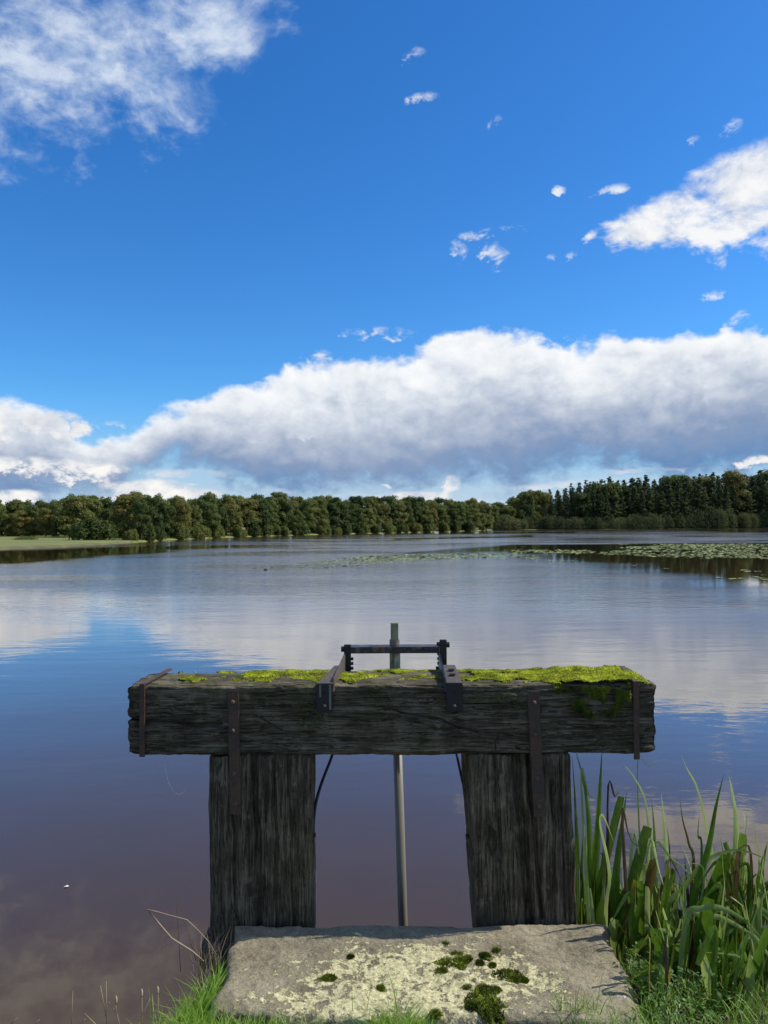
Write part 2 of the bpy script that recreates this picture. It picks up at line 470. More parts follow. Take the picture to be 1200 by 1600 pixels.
def moss_mat(name, a, b_, c_):
    def fn(g, b):
        co = g.coord('Object'); n = g.noise(co, 14.0, 5, .6); f = g.noise(co, 160.0, 3, .7)
        c = g.ramp(n * .6 + f * .4, [(0.38, a), (0.5, b_), (0.62, c_)])
        g.put(b.inputs['Base Color'], c); b.inputs['Roughness'].default_value = 0.95
        b.inputs['Specular IOR Level'].default_value = 0.1
        g.put(b.inputs['Normal'], g.bump(f * .7 + n * .3, 1.0, 0.01))
    return material(name, fn)
M_moss = moss_mat('bright_moss', (0.07, 0.075, 0.018), (0.24, 0.28, 0.018), (0.50, 0.54, 0.04))
M_mossd = moss_mat('dark_moss', (0.018, 0.028, 0.006), (0.10, 0.13, 0.014), (0.24, 0.29, 0.03))

def leafy(name, stops, trans=0.3, scale=3.0, useobj=True, rough=0.6, spec=0.3, island=0.25, orand=0.55, streak=False):
    def fn(g, b):
        co = g.coord('Object'); n = g.noise(co, scale, 4, .6)
        geo = g.node('ShaderNodeNewGeometry'); isl = V(g.nt, geo.outputs['Random Per Island'])
        f = n * 0.9 - 0.2 + isl * island
        if useobj:
            oi = g.node('ShaderNodeObjectInfo'); f = f + (V(g.nt, oi.outputs['Random']) - 0.5) * orand
        if streak:
            st = g.noise(g.mapped(co, (260.0, 260.0, 5.0)), 1.0, 4, .6); f = f + (st - 0.5) * 0.9
            sp_ = g.noise(g.mapped(co, (40.0, 40.0, 22.0)), 1.0, 4, .7).sstep(.66, .76)
        c = g.ramp(f, stops)
        if streak:
            c = g.mix(sp_ * 0.7, c, (0.20, 0.13, 0.05)); g.put(b.inputs['Normal'], g.bump(st, 0.5, 0.002))
        g.put(b.inputs['Base Color'], c); b.inputs['Roughness'].default_value = rough
        b.inputs['Specular IOR Level'].default_value = spec
        if trans > 0:
            tr = g.node('ShaderNodeBsdfTranslucent'); g.put(tr.inputs[0], g.mix(0.5, c, (0.9, 1.0, 0.25), 'MULTIPLY'))
            mx = g.node('ShaderNodeMixShader'); mx.inputs[0].default_value = trans
            g.nt.links.new(b.outputs[0], mx.inputs[1]); g.nt.links.new(tr.outputs[0], mx.inputs[2])
            return mx.outputs[0]
    return material(name, fn)
M_oak = leafy('broadleaf_foliage', [(0.0, (0.055, 0.085, 0.020)), (0.3, (0.105, 0.140, 0.032)), (0.55, (0.165, 0.190, 0.045)), (0.8, (0.20, 0.175, 0.045)), (1.0, (0.26, 0.18, 0.05))], 0.45, 0.25, orand=0.8)
M_pine = leafy('pine_foliage', [(0.0, (0.034, 0.062, 0.026)), (0.35, (0.066, 0.100, 0.040)), (0.7, (0.120, 0.145, 0.055)), (1.0, (0.18, 0.165, 0.06))], 0.35, 0.2)
M_willow = leafy('willow_foliage', [(0.0, (0.05, 0.07, 0.024)), (0.4, (0.10, 0.12, 0.040)), (0.75, (0.18, 0.185, 0.07)), (1.0, (0.25, 0.235, 0.11))], 0.25, 0.3)
M_trunk = material('bark', lambda g, b: g.put(b.inputs['Base Color'], g.ramp(g.noise(g.coord('Object'), 3.0, 4), [(0.3, (0.05, 0.04, 0.03)), (0.7, (0.16, 0.13, 0.10))])))
M_iris = leafy('iris_blade', [(0.0, (0.055, 0.11, 0.012)), (0.4, (0.13, 0.23, 0.025)), (0.75, (0.23, 0.36, 0.05)), (1.0, (0.34, 0.42, 0.09))], 0.4, 9.0, True, 0.42, 0.4, 0.0, .5, True)
M_irisp = leafy('pale_blade', [(0.0, (0.22, 0.31, 0.09)), (0.5, (0.40, 0.49, 0.17)), (1.0, (0.60, 0.63, 0.30))], 0.4, 9.0, True, 0.4, 0.4, 0.0, .5, True)
M_irisy = leafy('yellowing_blade', [(0.0, (0.13, 0.085, 0.02)), (0.3, (0.24, 0.19, 0.03)), (0.6, (0.36, 0.35, 0.05)), (1.0, (0.24, 0.34, 0.06))], 0.3, 12.0, True, 0.5, 0.3, 0.0, .5, True)
M_irisb = leafy('withered_blade', [(0.0, (0.05, 0.030, 0.014)), (0.5, (0.16, 0.10, 0.05)), (1.0, (0.42, 0.33, 0.19))], 0.25, 14.0, True, 0.7, 0.2, 0.0, .5, True)
M_grass = leafy('grass_blades', [(0.0, (0.09, 0.18, 0.02)), (0.4, (0.20, 0.36, 0.04)), (0.8, (0.34, 0.50, 0.08)), (1.0, (0.55, 0.56, 0.22))], 0.4, 8.0, False, 0.5, 0.4, 0.55)
M_weed = leafy('weed_leaves', [(0.0, (0.05, 0.11, 0.025)), (0.5, (0.12, 0.22, 0.05)), (1.0, (0.24, 0.33, 0.10))], 0.35, 8.0, False, 0.5, 0.4, 0.5)
M_dry = leafy('dry_stems', [(0.0, (0.16, 0.11, 0.07)), (0.5, (0.34, 0.26, 0.17)), (1.0, (0.52, 0.42, 0.29))], 0.1, 8.0, False, 0.8, 0.2, 0.5)
M_litter = leafy('dead_litter', [(0.0, (0.03, 0.016, 0.01)), (0.5, (0.09, 0.045, 0.028)), (1.0, (0.20, 0.12, 0.07))], 0.0, 8.0, False, 0.9, 0.1, 0.6)
M_pad = leafy('lily_pad_leaf', [(0.0, (0.10, 0.13, 0.045)), (0.5, (0.19, 0.23, 0.09)), (1.0, (0.34, 0.34, 0.13))], 0.0, 0.4, False, 0.7, 0.15, 0.5)
M_pale = material('bleached_fibre', lambda g, b: (g.put(b.inputs['Base Color'], g.mix(g.noise(g.coord('Object'), 30.0), (0.6, 0.6, 0.56), (0.85, 0.84, 0.8))), None)[1])

def soil_fn(g, b):
    co = g.coord('Object'); n = g.noise(co, 3.0, 6, .6); f = g.noise(co, 60.0, 5, .7)
    g.put(b.inputs['Base Color'], g.ramp(n * .5 + f * .5, [(0.35, (0.022, 0.016, 0.010)), (0.5, (0.05, 0.042, 0.022)), (0.62, (0.05, 0.075, 0.02))]))
    b.inputs['Roughness'].default_value = 0.95; g.put(b.inputs['Normal'], g.bump(f, 1.0, 0.02))
M_soil = material('bank_soil', soil_fn)
def land_fn(g, b):
    co = g.coord('Object'); n = g.noise(g.mapped(co, (0.05, 0.25, 1)), 1.0, 6, .6); f = g.noise(co, 3.0, 4, .7)
    g.put(b.inputs['Base Color'], g.ramp(n * .7 + f * .3, [(0.35, (0.10, 0.12, 0.025)), (0.55, (0.17, 0.185, 0.04)), (0.7, (0.24, 0.21, 0.07))]))
    b.inputs['Roughness'].default_value = 0.95
M_land = material('meadow_grass', land_fn)
def mud_fn(g, b):
    co = g.coord('Object'); n = g.noise(g.mapped(co, (0.1, 0.6, 1)), 1.0, 5, .6)
    g.put(b.inputs['Base Color'], g.ramp(n, [(0.35, (0.07, 0.07, 0.03)), (0.65, (0.14, 0.125, 0.06))])); b.inputs['Roughness'].default_value = 0.9
M_mud = material('shore_mud', mud_fn)

def water_fn(g, b):
    geo = g.node('ShaderNodeNewGeometry'); p = V(g.nt, geo.outputs['Position'])
    at_ = g.node('ShaderNodeAttribute', dict(attribute_name='calm')); calm = V(g.nt, at_.outputs['Fac'])
    x, y, z = g.sep(p)
    far = y.sstep(14.0, 44.0)
    patch = g.noise(g.mapped(p, (0.045, 0.12, 1)), 1.0, 4, 0.55)
    live = (patch.sstep(0.36, 0.62) * 0.65 + 0.35) * (calm * -1.0 + 1.0) + 0.02
    n1 = g.noise(g.mapped(p, (2.2, 4.2, 1)), 1.0, 4, 0.55, 0.4)
    n2 = g.noise(g.mapped(p, (0.45, 1.1, 1)), 1.0, 3, 0.5, 0.3)
    n3 = g.noise(g.mapped(p, (8.0, 13.0, 1)), 1.0, 3, 0.5)
    near = y.sstep(2.5, 9.0)
    h = (n1 * 0.011 + n3 * 0.0016) * (near * 0.75 + 0.06) * (far * 4.2 + 0.22) + n2 * 0.012 * (near * 0.6 + 0.08)
    g.put(b.inputs['Normal'], g.bump(h * live, 1.0, 1.0))
    bo = g.noise(g.mapped(p, (0.8, 0.8, 1)), 1.0, 5, 0.6)
    near_shore = ((p_len := y) * 1.0).sstep(4.2, 2.6)
    g.put(b.inputs['Base Color'], g.mix(bo, (0.054, 0.031, 0.010), (0.072, 0.042, 0.016)))
    g.put(b.inputs['Roughness'], far * live * 0.14 + 0.010)
    b.inputs['IOR'].default_value = 1.333
    b.inputs['Coat Weight'].default_value = 0.75; b.inputs['Coat IOR'].default_value = 1.22
    g.nt.links.new(b.inputs['Normal'].links[0].from_socket, b.inputs['Coat Normal'])
    g.nt.links.new(b.inputs['Roughness'].links[0].from_socket, b.inputs['Coat Roughness'])
    b.inputs['Specular IOR Level'].default_value = 0.5
M_water = material('peaty_water', water_fn)

# ------------------------------------------------------------------ water, far land
POLY_LILY = [(385, 893), (400, 886), (500, 876), (600, 866), (700, 857), (800, 851.5), (1000, 850.5), (1260, 849.5), (1280, 914), (1200, 909), (1100, 903), (1000, 893), (900, 880),
             (800, 870), (700, 873), (600, 881), (500, 890)]
def inpoly(x, y, poly):
    r = np.zeros(x.shape, bool)
    for (x0, y0), (x1, y1) in zip(poly, poly[1:] + poly[:1]):
        r ^= ((y0 > y) != (y1 > y)) & (x < (x1 - x0) * (y - y0) / (y1 - y0 + 1e-12) + x0)
    return r
cmi = np.array(cam_m.inverted())
def project(P):
    q = P @ cmi[:3, :3].T + cmi[:3, 3]
    return 600 + 1200 * q[:, 0] / -q[:, 2], 800 - 1200 * q[:, 1] / -q[:, 2]

Ys = np.concatenate([[-2.0, 0.6], np.geomspace(1.2, 420, 420), np.geomspace(440, 4000, 12)])
Us = np.linspace(-1, 1, 321)
YY, UU = np.meshgrid(Ys, Us, indexing='ij')
XX = UU * (6 + 1.6 * np.abs(YY)) * (0.45 + 0.55 * np.abs(UU))
P = np.stack([XX, YY, np.zeros_like(XX)], -1).reshape(-1, 3)
calm = np.zeros(len(P)); ok = P[:, 1] > 5
px, py = project(P[ok])
c0 = np.zeros(len(px))
hor = 820 - 0.00524 * (px - 600)
dd = np.clip(py - hor, 0.5, None)
lat = np.log(dd)
nzx = fbm(np.stack([px / 130, lat * 7, px * 0], -1), 5, 3) * 0.05
# left still band mirroring the wood: stretches along the shore, thinning to the right
lo = np.log(np.interp(px, [-200, 0, 100, 200, 300, 400, 460], [34.5, 34.5, 33, 31.5, 31, 31, 30]))
hi = np.log(np.interp(px, [-200, 0, 100, 200, 300, 400, 460], [64, 61, 53, 45, 38, 34, 30]))
s = 0.03
c0 = np.maximum(c0, 1 / (1 + np.exp(-(lat + nzx - lo) / s)) / (1 + np.exp((lat + nzx - hi) / s)) * np.clip((470 - px) / 120, 0, 1))
# the lee of the lily beds on the right
lo = np.log(np.interp(px, [380, 500, 600, 700, 800, 1000, 1300], [66, 57, 47, 38, 32, 31.5, 31]))
hi = np.log(np.interp(px, [380, 500, 600, 700, 800, 900, 1000, 1100, 1300], [72, 70, 62, 56, 55, 66, 82, 110, 130]))
c0 = np.maximum(c0, 1 / (1 + np.exp(-(lat + nzx * .4 - lo) / 0.012)) / (1 + np.exp((lat + nzx * 2 - hi) / 0.08)) * np.clip((px - 390) / 400, 0.0, 1) ** 0.7)
# thin dark streaks
for (x0, x1, y0, y1) in ((615, 830, 842.5, 838), (1090, 1300, 829, 832), (420, 900, 834, 832)):
    cy = np.interp(px, [x0, x1], [y0, y1]) - hor
    c0 = np.maximum(c0, np.exp(-((dd - cy) / 1.3) ** 2) * (px > x0) * (px < x1) * 0.8)
calm[ok] = np.clip(c0, 0, 1)
nr, nc = XX.shape
i = np.arange(nr - 1)[:, None] * nc; j = np.arange(nc - 1)[None, :]
F = np.stack([i + j, i + j + 1, i + nc + j + 1, i + nc + j], -1).reshape(-1, 4)
tag(obj('water', mesh_np('water', P, F, M_water, True, {'calm': calm})), kind='structure')

SH = [(-900, 905), (-400, 880), (-100, 862), (0, 857.5), (80, 855), (150, 852), (200, 849), (250, 845), (320, 841.5), (400, 838.5), (500, 835.5), (620, 832.6), (700, 830.6), (752, 829.4),
      (768, 828.4), (850, 827.8), (950, 827.2), (1050, 826.4), (1200, 825.2), (1400, 824.4), (2200, 822)]
shore = [onz(a, b) for a, b in SH]
sx = np.array([p.x for p in shore]); sy = np.array([p.y for p in shore])
spx = np.array([a for a, b in SH], float)
def shore_y(px): return float(np.interp(px, spx, sy))
V_, rows = [], [0.0, 0.4, 1.2, 4.0, 20.0, 60.0, 200.0, 3500.0]
hts = [-0.3, 0.05, 0.22, 0.30, 0.45, 0.8, 1.5, 6.0]
pxs = np.linspace(-900, 2200, 311)
for dpt, hh in zip(rows, hts):
    for q in pxs:
        yy = shore_y(q); dr = ray(q, 820); k = (yy + dpt) / dr.y
        V_.append((dr.x * k, yy + dpt + 0.5 * math.sin(q * 0.05) * (dpt < 2), hh))
nc = len(pxs); nr = len(rows)
i = np.arange(nr - 1)[:, None] * nc; j = np.arange(nc - 1)[None, :]
F = np.stack([i + j, i + j + 1, i + nc + j + 1, i + nc + j], -1).reshape(-1, 4)
me = mesh_np('far_ground', V_, F, M_land, True)
me.materials.append(M_mud)
mi = np.zeros(len(F), np.int32); q_ = np.tile((pxs[:-1] < 205), 2); mi[:2 * (nc - 1)] = q_; me.polygons.foreach_set('material_index', mi)
tag(obj('far_ground', me), kind='structure')

# ------------------------------------------------------------------ trees
def cards(C, N, S, rs, elong=1.0, droop=None):
    """bent four-point leaf clumps at C facing roughly N with size S"""
    n = len(C)
    r1 = rs.normal(size=(n, 3)); A = np.cross(N, r1); A /= np.linalg.norm(A, axis=1)[:, None] + 1e-9
    if droop is not None: A = A * 0.35 + np.array(droop); A /= np.linalg.norm(A, axis=1)[:, None]
    B = np.cross(N, A); B /= np.linalg.norm(B, axis=1)[:, None] + 1e-9
    S = S[:, None]; k = rs.uniform(0.55, 1.0, (n, 4))
    v = np.empty((n, 4, 3))
    v[:, 0] = C + A * S * elong * k[:, 0:1]; v[:, 1] = C + B * S * k[:, 1:2] / elong + N * S * 0.25
    v[:, 2] = C - A * S * elong * k[:, 2:3]; v[:, 3] = C - B * S * k[:, 3:4] / elong + N * S * 0.25
    return v.reshape(-1, 3), np.arange(4 * n).reshape(-1, 4)

def unit(rs, n):
    v = rs.normal(size=(n, 3)); return v / np.linalg.norm(v, axis=1)[:, None]

def broadleaf(seed, H=10.0, W=8.0, n=4200, low=0.05, size=0.30):
    rs = np.random.default_rng(seed)
    lobes = []
    for k in range(34):
        z = rs.uniform(low, 0.93); rr = W / 2 * math.sqrt(max(0.0, 1 - ((z - 0.36) / 0.66) ** 2))
        an = rs.uniform(0, 6.283); q = rr * rs.uniform(0.45, 0.86)
        lobes.append((q * math.cos(an), q * math.sin(an), z * H, rs.uniform(0.11, 0.20) * W, rs.uniform(0.07, 0.125) * H))
    lobes.append((0, 0, H * 0.88, 0.17 * W, 0.10 * H)); lobes.append((0, 0, 0.42 * H, 0.34 * W, 0.42 * H))
    Cs, Ns = [], []
    m = n // len(lobes)
    for (x, y, z, ra, rz) in lobes:
        u = unit(rs, m); u[:, 2] = np.where(u[:, 2] < -0.3, -u[:, 2], u[:, 2])
        rad = rs.uniform(0.45, 1.40, (m, 1)) ** 0.8
        Cs.append(np.array([x, y, z]) + u * rad * np.array([ra, ra, rz])); Ns.append(u)
    C = np.concatenate(Cs); N = np.concatenate(Ns) + unit(rs, m * len(lobes)) * 0.55 + np.array([0, 0, .15])
    N /= np.linalg.norm(N, axis=1)[:, None]
    k = C[:, 2] > 0.2; C, N = C[k], N[k]
    v, f = cards(C, N, rs.uniform(0.6, 1.3, len(C)) * size, rs)
    crown = mesh_np('crown', v, f, M_oak)
    mb = MB()
    mb.tube([(0, 0, -0.4), (0.1, 0, H * .2), (0.05, 0.1, H * .42), (0, 0, H * .7)], [H * .028, H * .022, H * .016, H * .005], 8)
    for (x, y, z, ra, rz) in lobes[:9]:
        mb.tube([(0.05, 0.05, max(H * .12, z * 0.5)), (x * .5, y * .5, z * .78), (x, y, z)], [H * .010, H * .007, H * .003], 5)
    return crown, mb.mesh('trunk', M_trunk, smooth=True)

def pine(seed, H=22.0, W=7.0, n=4200, bare=0.25):
    rs = np.random.default_rng(seed); Cs, Ns = [], []
    mb = MB(); mb.tube([(0, 0, -0.4), (0.1, 0.05, H * .5), (0, 0, H)], [H * .014, H * .009, H * .0015], 8)
    z = bare * H
    while z < H * 0.985:
        t = (z / H - bare) / (1 - bare)
        rr = W / 2 * (1 - t) ** 0.95 * 1.15 * rs.uniform(.75, 1.1) * (0.55 + 0.45 * min(1, t * 4)) + 0.25
        for b_ in range(rs.integers(4, 7)):
            an = rs.uniform(0, 6.283); ln = rr * rs.uniform(0.45, 1.2)
            end = np.array([math.cos(an) * ln, math.sin(an) * ln, z + ln * rs.uniform(0.05, 0.42)])
            st = np.array([0, 0, z]); m = int(6 + ln * 9)
            tt = rs.uniform(0.30, 1.04, m)[:, None] ** 0.75
            Cs.append(st + (end - st) * tt + rs.normal(size=(m, 3)) * np.array([.26, .26, .16]) * (0.5 + 0.25 * ln))
            Ns.append(unit(rs, m) * .7 + np.array([0, 0, .8]))
            if b_ < 3: mb.tube([tuple(st), tuple(end)], [H * .0035, H * .001], 4)
        z += H * rs.uniform(0.020, 0.040)
    C = np.concatenate(Cs); N = np.concatenate(Ns); N /= np.linalg.norm(N, axis=1)[:, None]
    v, f = cards(C, N, rs.uniform(0.20, 0.44, len(C)), rs, 1.3)
    return mesh_np('crown', v, f, M_pine), mb.mesh('trunk', M_trunk, smooth=True)

def willow(seed, H=7.0, W=14.0, n=4600, mat=None, size=0.28):
    rs = np.random.default_rng(seed); Cs, Ns, Ds = [], [], []
    mb = MB()
    L = 18
    for k in range(L):
        an = rs.uniform(0, 6.283); q = W / 2 * rs.uniform(0, 0.72)
        x, y = q * math.cos(an), q * math.sin(an) * 0.6
        hz_ = H * (0.50 + 0.46 * (1 - (q / (W / 2)) ** 1.6)) * rs.uniform(.82, 1.05)
        ra = W * rs.uniform(.10, .17); m = n // L
        u = unit(rs, m); u[:, 2] = np.abs(u[:, 2])
        rad = rs.uniform(.7, 1.08, (m, 1))
        C = np.array([x, y, 0]) + u * rad * np.array([ra, ra, 0]); C[:, 2] = u[:, 2] ** 0.6 * hz_ * rad[:, 0]
        Cs.append(C); Ns.append(u + unit(rs, m) * .5)
        mb.tube([(x * .3, y * .3, -0.3), (x * .7, y * .7, hz_ * .5), (x, y, hz_ * .85)], [.11, .07, .02], 5)
    C = np.concatenate(Cs); N = np.concatenate(Ns); N /= np.linalg.norm(N, axis=1)[:, None]
    v, f = cards(C, N, rs.uniform(.6, 1.3, len(C)) * size, rs, 1.5, (0.15, 0, -1.0) if mat is None else None)
    return mesh_np('crown', v, f, mat or M_willow), mb.mesh('trunk', M_trunk, smooth=True)

OAKS = [broadleaf(100 + k, 10.0, w_, 7000, size=.26) for k, w_ in enumerate((8.0, 9.0, 7.2, 8.4, 6.6, 9.6, 7.8))]
PINES = [pine(200 + k, 22.0, w_, bare=(.08, .16, .22, .12, .3, .1, .18)[k]) for k, w_ in enumerate((6.4, 8.4, 5.6, 10.0, 6.8, 9.2, 7.4))]
WILL = [willow(300 + k, 7.0, w_) for k, w_ in enumerate((14.0, 12.0, 16.0))]
BUSH = [willow(320 + k, 3.2, w_, 2600, M_oak, .20) for k, w_ in enumerate((5.0, 6.4))]

def tree(name, proto, px, Y, z, scale, label, cat, group, wid=1.0, rot=None):
    dr = ray(px, 820); k = Y / dr.y
    o = empty(name, (dr.x * k, Y, z)); o.rotation_euler.z = rnd.uniform(0, 6.28) if rot is None else rot
    o.scale = (scale * wid, scale * wid, scale)
    link(bpy.data.objects.new('trunk', proto[1]), o); link(bpy.data.objects.new('crown', proto[0]), o)
    tag(o, label, cat, group)
    return o
def hgt(px, py, Y): return at(px, py, Y).z
SEG = [(-15, 'beyond the left edge of the picture'), (40, 'behind the left end of the meadow'), (100, 'behind the low hedge of the meadow'), (170, 'behind the round yellowish bush'), (230, 'just right of the round yellowish bush'), (290, 'left of the bleached dead branch'),
       (350, 'right of the bleached dead branch'), (430, 'in the middle of the left wood'), (520, 'halfway along the far shore'), (620, 'where the far wood runs low and even'), (700, 'below the low white heap of cloud'), (900, 'at the far end beside the pine wood')]
SEGR = [(860, 'at the left end of the right wood'), (910, 'where the right wood begins to rise'), (960, 'by the bare twigs on the right skyline'), (1040, 'in the middle of the right wood'), (1110, 'right of the middle of the right wood'), (1160, 'toward the right end of the right wood'), (1215, 'at the right edge of the picture'), (9999, 'beyond the right edge of the picture')]
def where(x, seg): return next(t for a, t in seg if x < a)

TOPL = ([-60, 0, 40, 80, 105, 125, 165, 185, 225, 260, 300, 350, 400, 430, 470, 520, 560, 600, 650, 700, 760, 800],
        [786, 784, 788, 788, 778, 776, 780, 775, 774, 780, 777, 776, 774, 773, 779, 779, 781, 780, 783, 784, 787, 789])
x = -270.0
n_ = 0
while x < 795:      # front rank, at the water's edge
    Ysh = shore_y(max(x, 0)) if x > 215 else float(np.interp(x, [-80, 0, 215], [138, 138, 136]))
    Y = Ysh + rnd.uniform(2.5, 6)
    top_ = float(np.interp(x, *TOPL)) + rnd.uniform(2, 17)
    h = hgt(x, top_, Y) - 0.25
    p = OAKS[rnd.randrange(len(OAKS))]
    tree('broadleaf_tree', p, x, Y, 0.2, h / 10.0, 'waterside broadleaf tree ' + where(x, SEG), 'tree', 'front trees of the left wood', rnd.uniform(0.62, 0.95))
    x += h * rnd.uniform(0.26, 0.46) * 1200 / Y * (1.6 if x < -60 else 1); n_ += 1
for rank, (dY, cut) in enumerate(((11, 0), (20, -1), (32, 1))):
    x = -60.0 + rank * 5 - (210 if rank == 0 else 0)
    while x < 800:
        Ysh = shore_y(max(x, 0)) if x > 215 else 140
        Y = Ysh + dY + rnd.uniform(-3, 3)
        top_ = float(np.interp(x, *TOPL)) + cut + rnd.uniform(-4.5, 7)
        h = hgt(x, top_, Y) - 0.5
        tree('broadleaf_tree', OAKS[rnd.randrange(len(OAKS))], x, Y, 0.5, h / 10.0, 'rear broadleaf tree ' + where(x, SEG), 'tree', 'rear trees of the left wood', rnd.uniform(0.6, 0.95))
        x += h * rnd.uniform(0.34, 0.58) * 1200 / Y
tree('broadleaf_tree', OAKS[1], 118, 133, 0.2, (hgt(118, 777, 133) - .2) / 10, 'tall dark tree standing forward of the left wood behind the round yellowish bush', 'tree', None, 1.0, 1.0)
tree('broadleaf_tree', OAKS[3], 205, 134, 0.2, (hgt(205, 774, 134) - .2) / 10, 'broad dark tree right of the round yellowish bush, highest on the left shore', 'tree', None, 1.1, 2.0)
tree('round_bush', BUSH[1], 143, 118, 0.2, hgt(143, 808, 118) / 3.2, 'round yellowish green bush on the end of the left meadow', 'bush', None, 1.12, 0.4)
tree('shore_bush', BUSH[0], 208, 119, 0.1, hgt(208, 826, 119) / 3.2, 'low dark green bush between round yellowish bush and water', 'bush', None, 1.0, 0.4)
x = 232.0
while x < 765:      # low scrub along the waterline
    Y = shore_y(x) + rnd.uniform(0.4, 1.6)
    h = rnd.uniform(1.3, 3.2) * (1.0 + (Y - 130) / 250)
    tree('shore_bush', BUSH[rnd.randrange(2)], x, Y, 0.05, h / 3.2, 'low waterline scrub bush ' + where(x, SEG), 'bush', 'scrub along the left waterline')
    x += h * rnd.uniform(0.5, 1.3) * 1200 / Y

TOPR = ([785, 800, 815, 830, 850, 870, 890, 905, 925, 945, 970, 1000, 1030, 1050, 1075, 1100, 1130, 1150, 1180, 1200, 1300],
        [790, 780, 772, 769, 766, 762, 758, 752, 750, 746, 747, 743, 746, 740, 743, 738, 741, 739, 738, 734, 730])
for rank, (dY, add) in enumerate(((6, 12), (13, 3), (22, 0), (32, -1))):
    x = (800.0, 796.0, 792.0, 790.0)[rank]
    while x < (1275 if rank % 2 else 1400):
        Y = shore_y(x) + dY + rnd.uniform(-2.5, 2.5)
        top_ = float(np.interp(x, *TOPR)) + add + rnd.choice((rnd.uniform(-3, 5), rnd.uniform(0, 11))) + (rnd.uniform(0, 10) if rank == 0 else 0)
        h = hgt(x, top_, Y) - 0.3
        if x < 850 or rnd.random() < 0.07:
            tree('broadleaf_tree', OAKS[rnd.randrange(len(OAKS))], x, Y, 0.3, h / 10, 'olive broadleaf tree among pines ' + where(x, SEGR), 'tree', 'broadleaf trees in the right wood', rnd.uniform(.6, .8))
            x += rnd.uniform(9, 16)
        else:
            tree('pine_tree', PINES[rnd.randrange(len(PINES))], x, Y, 0.3, h / 22, ('dark lower pine ' if rank < 2 else 'spiky skyline pine ') + where(x, SEGR), 'pine tree', ('front pines of the right wood', 'front pines of the right wood', 'skyline pines of the right wood', 'skyline pines of the right wood')[rank], rnd.uniform(.85, 1.3))
            x += rnd.uniform(8, 14)
wtop = ([770, 790, 830, 880, 930, 960, 1010, 1060, 1110, 1160, 1200, 1300], [811, 806, 808, 803, 807, 803, 805, 797, 788, 801, 799, 797])
x = 786.0
while x < 1400:
    Y = shore_y(x) + rnd.uniform(1.5, 4)
    h = hgt(x, float(np.interp(x, *wtop)) + rnd.uniform(-2, 5), Y)
    tree('willow_shrub', WILL[rnd.randrange(3)], x, Y, 0.0, h / 7, 'pale green waterside willow shrub ' + where(x, SEGR), 'willow', 'willow scrub along the right shore', rnd.uniform(.9, 1.2) * (7 / max(h, 4)) ** 0.5, rnd.uniform(-.4, .4))
    x += rnd.uniform(13, 22)
# clipped hedge behind the meadow
hd = willow(340, 1.1, 13.0, 1500, M_oak, .12)
tree('meadow_hedge', hd, 45, 118, 0.25, 0.9, 'low dark hedge along the back of the left meadow', 'hedge', None, 0.55, 0.0)
words = ['first', 'second', 'third', 'fourth', 'fifth', 'sixth', 'seventh', 'eighth', 'ninth', 'tenth', 'eleventh', 'twelfth', 'thirteenth', 'fourteenth', 'fifteenth', 'sixteenth', 'seventeenth', 'eighteenth', 'nineteenth', 'twentieth', 'next', 'further', 'yet further', 'last']
same = {}
for o in col.objects:
    if o.get('category') and o.get('group'): same.setdefault((o['label'], o['group']), []).append(o)
for (lb, gr_), os_ in same.items():
    if 1 < len(os_) <= 24:
        os_.sort(key=lambda o: o.location.x / o.location.y)
        for k, o in enumerate(os_): o['label'] = words[k] + ' from left, ' + lb
# dead pale branch on left waterline
mb = MB(); q = onz(298, 842.2)
mb.tube([(q.x - 1.1, q.y - .4, 0.05), (q.x - .3, q.y - .5, 0.35), (q.x + .35, q.y - .5, 0.8)], [.06, .05, .02], 6)
mb.tube([(q.x - .3, q.y - .5, 0.35), (q.x + .5, q.y - .4, 0.55)], [.06, .02], 5)
tag(obj('dead_branch', mb.mesh('dead_branch', M_pale, smooth=True)), 'small bleached dead branch leaning at the waterline of the left wood', 'branch')

# ------------------------------------------------------------------ lily pads
def pad_verts(n=9):
    v = [(0, 0, 0.0)]
    for k in range(n):
        a = 0.22 + (2 * math.pi - 0.44) * k / (n - 1); v.append((math.cos(a), math.sin(a), 0.05 * math.sin(a * 3)))
    return np.array(v), np.array([(0, k, k + 1) for k in range(1, n)])
pv, pf = pad_verts()
rs = np.random.default_rng(5)
CX = rs.uniform(380, 1290, 260000); 
y0 = 849.5; y1 = 914.0
# uniform over the water surface: density in picture ~ 1/d^3
d0, d1 = y0 - 819, y1 - 819
uu = rs.uniform(0, 1, len(CX)); dd_ = (d0 ** -2 + uu * (d1 ** -2 - d0 ** -2)) ** -0.5
CY = 819 + dd_ - 0.00524 * (CX - 600)
k = inpoly(CX, CY, POLY_LILY)
CX, CY = CX[k], CY[k]
Dv = np.stack([(CX - 600) / 1200, (800 - CY) / 1200, -np.ones(len(CX))], -1) @ np.array(cam_m.to_3x3()).T
W_ = np.array(CAM) + Dv * (-CAM.z / Dv[:, 2:3])
cl = fbm(np.stack([W_[:, 0] * .13, W_[:, 1] * .10, W_[:, 0] * 0], -1), 3, 3) + 0.35 * fbm(np.stack([W_[:, 0] * .7, W_[:, 1] * .5, W_[:, 0] * 0], -1), 8, 2)
thr = np.interp(CX, [380, 600, 800, 1000, 1200], [0.30, 0.20, 0.05, -0.12, -0.25])
thr = thr - 0.32 * np.clip((62 - W_[:, 1]) / 14, 0, 1)
k = (cl > thr) & ((W_[:, 1] > 50) | (rs.uniform(0, 1, len(W_)) < .10))
W_ = W_[k]; 
W_ = W_[rs.permutation(len(W_))[:15000]]
rad = rs.uniform(0.12, 0.24, len(W_)); ang = rs.uniform(0, 6.28, len(W_))
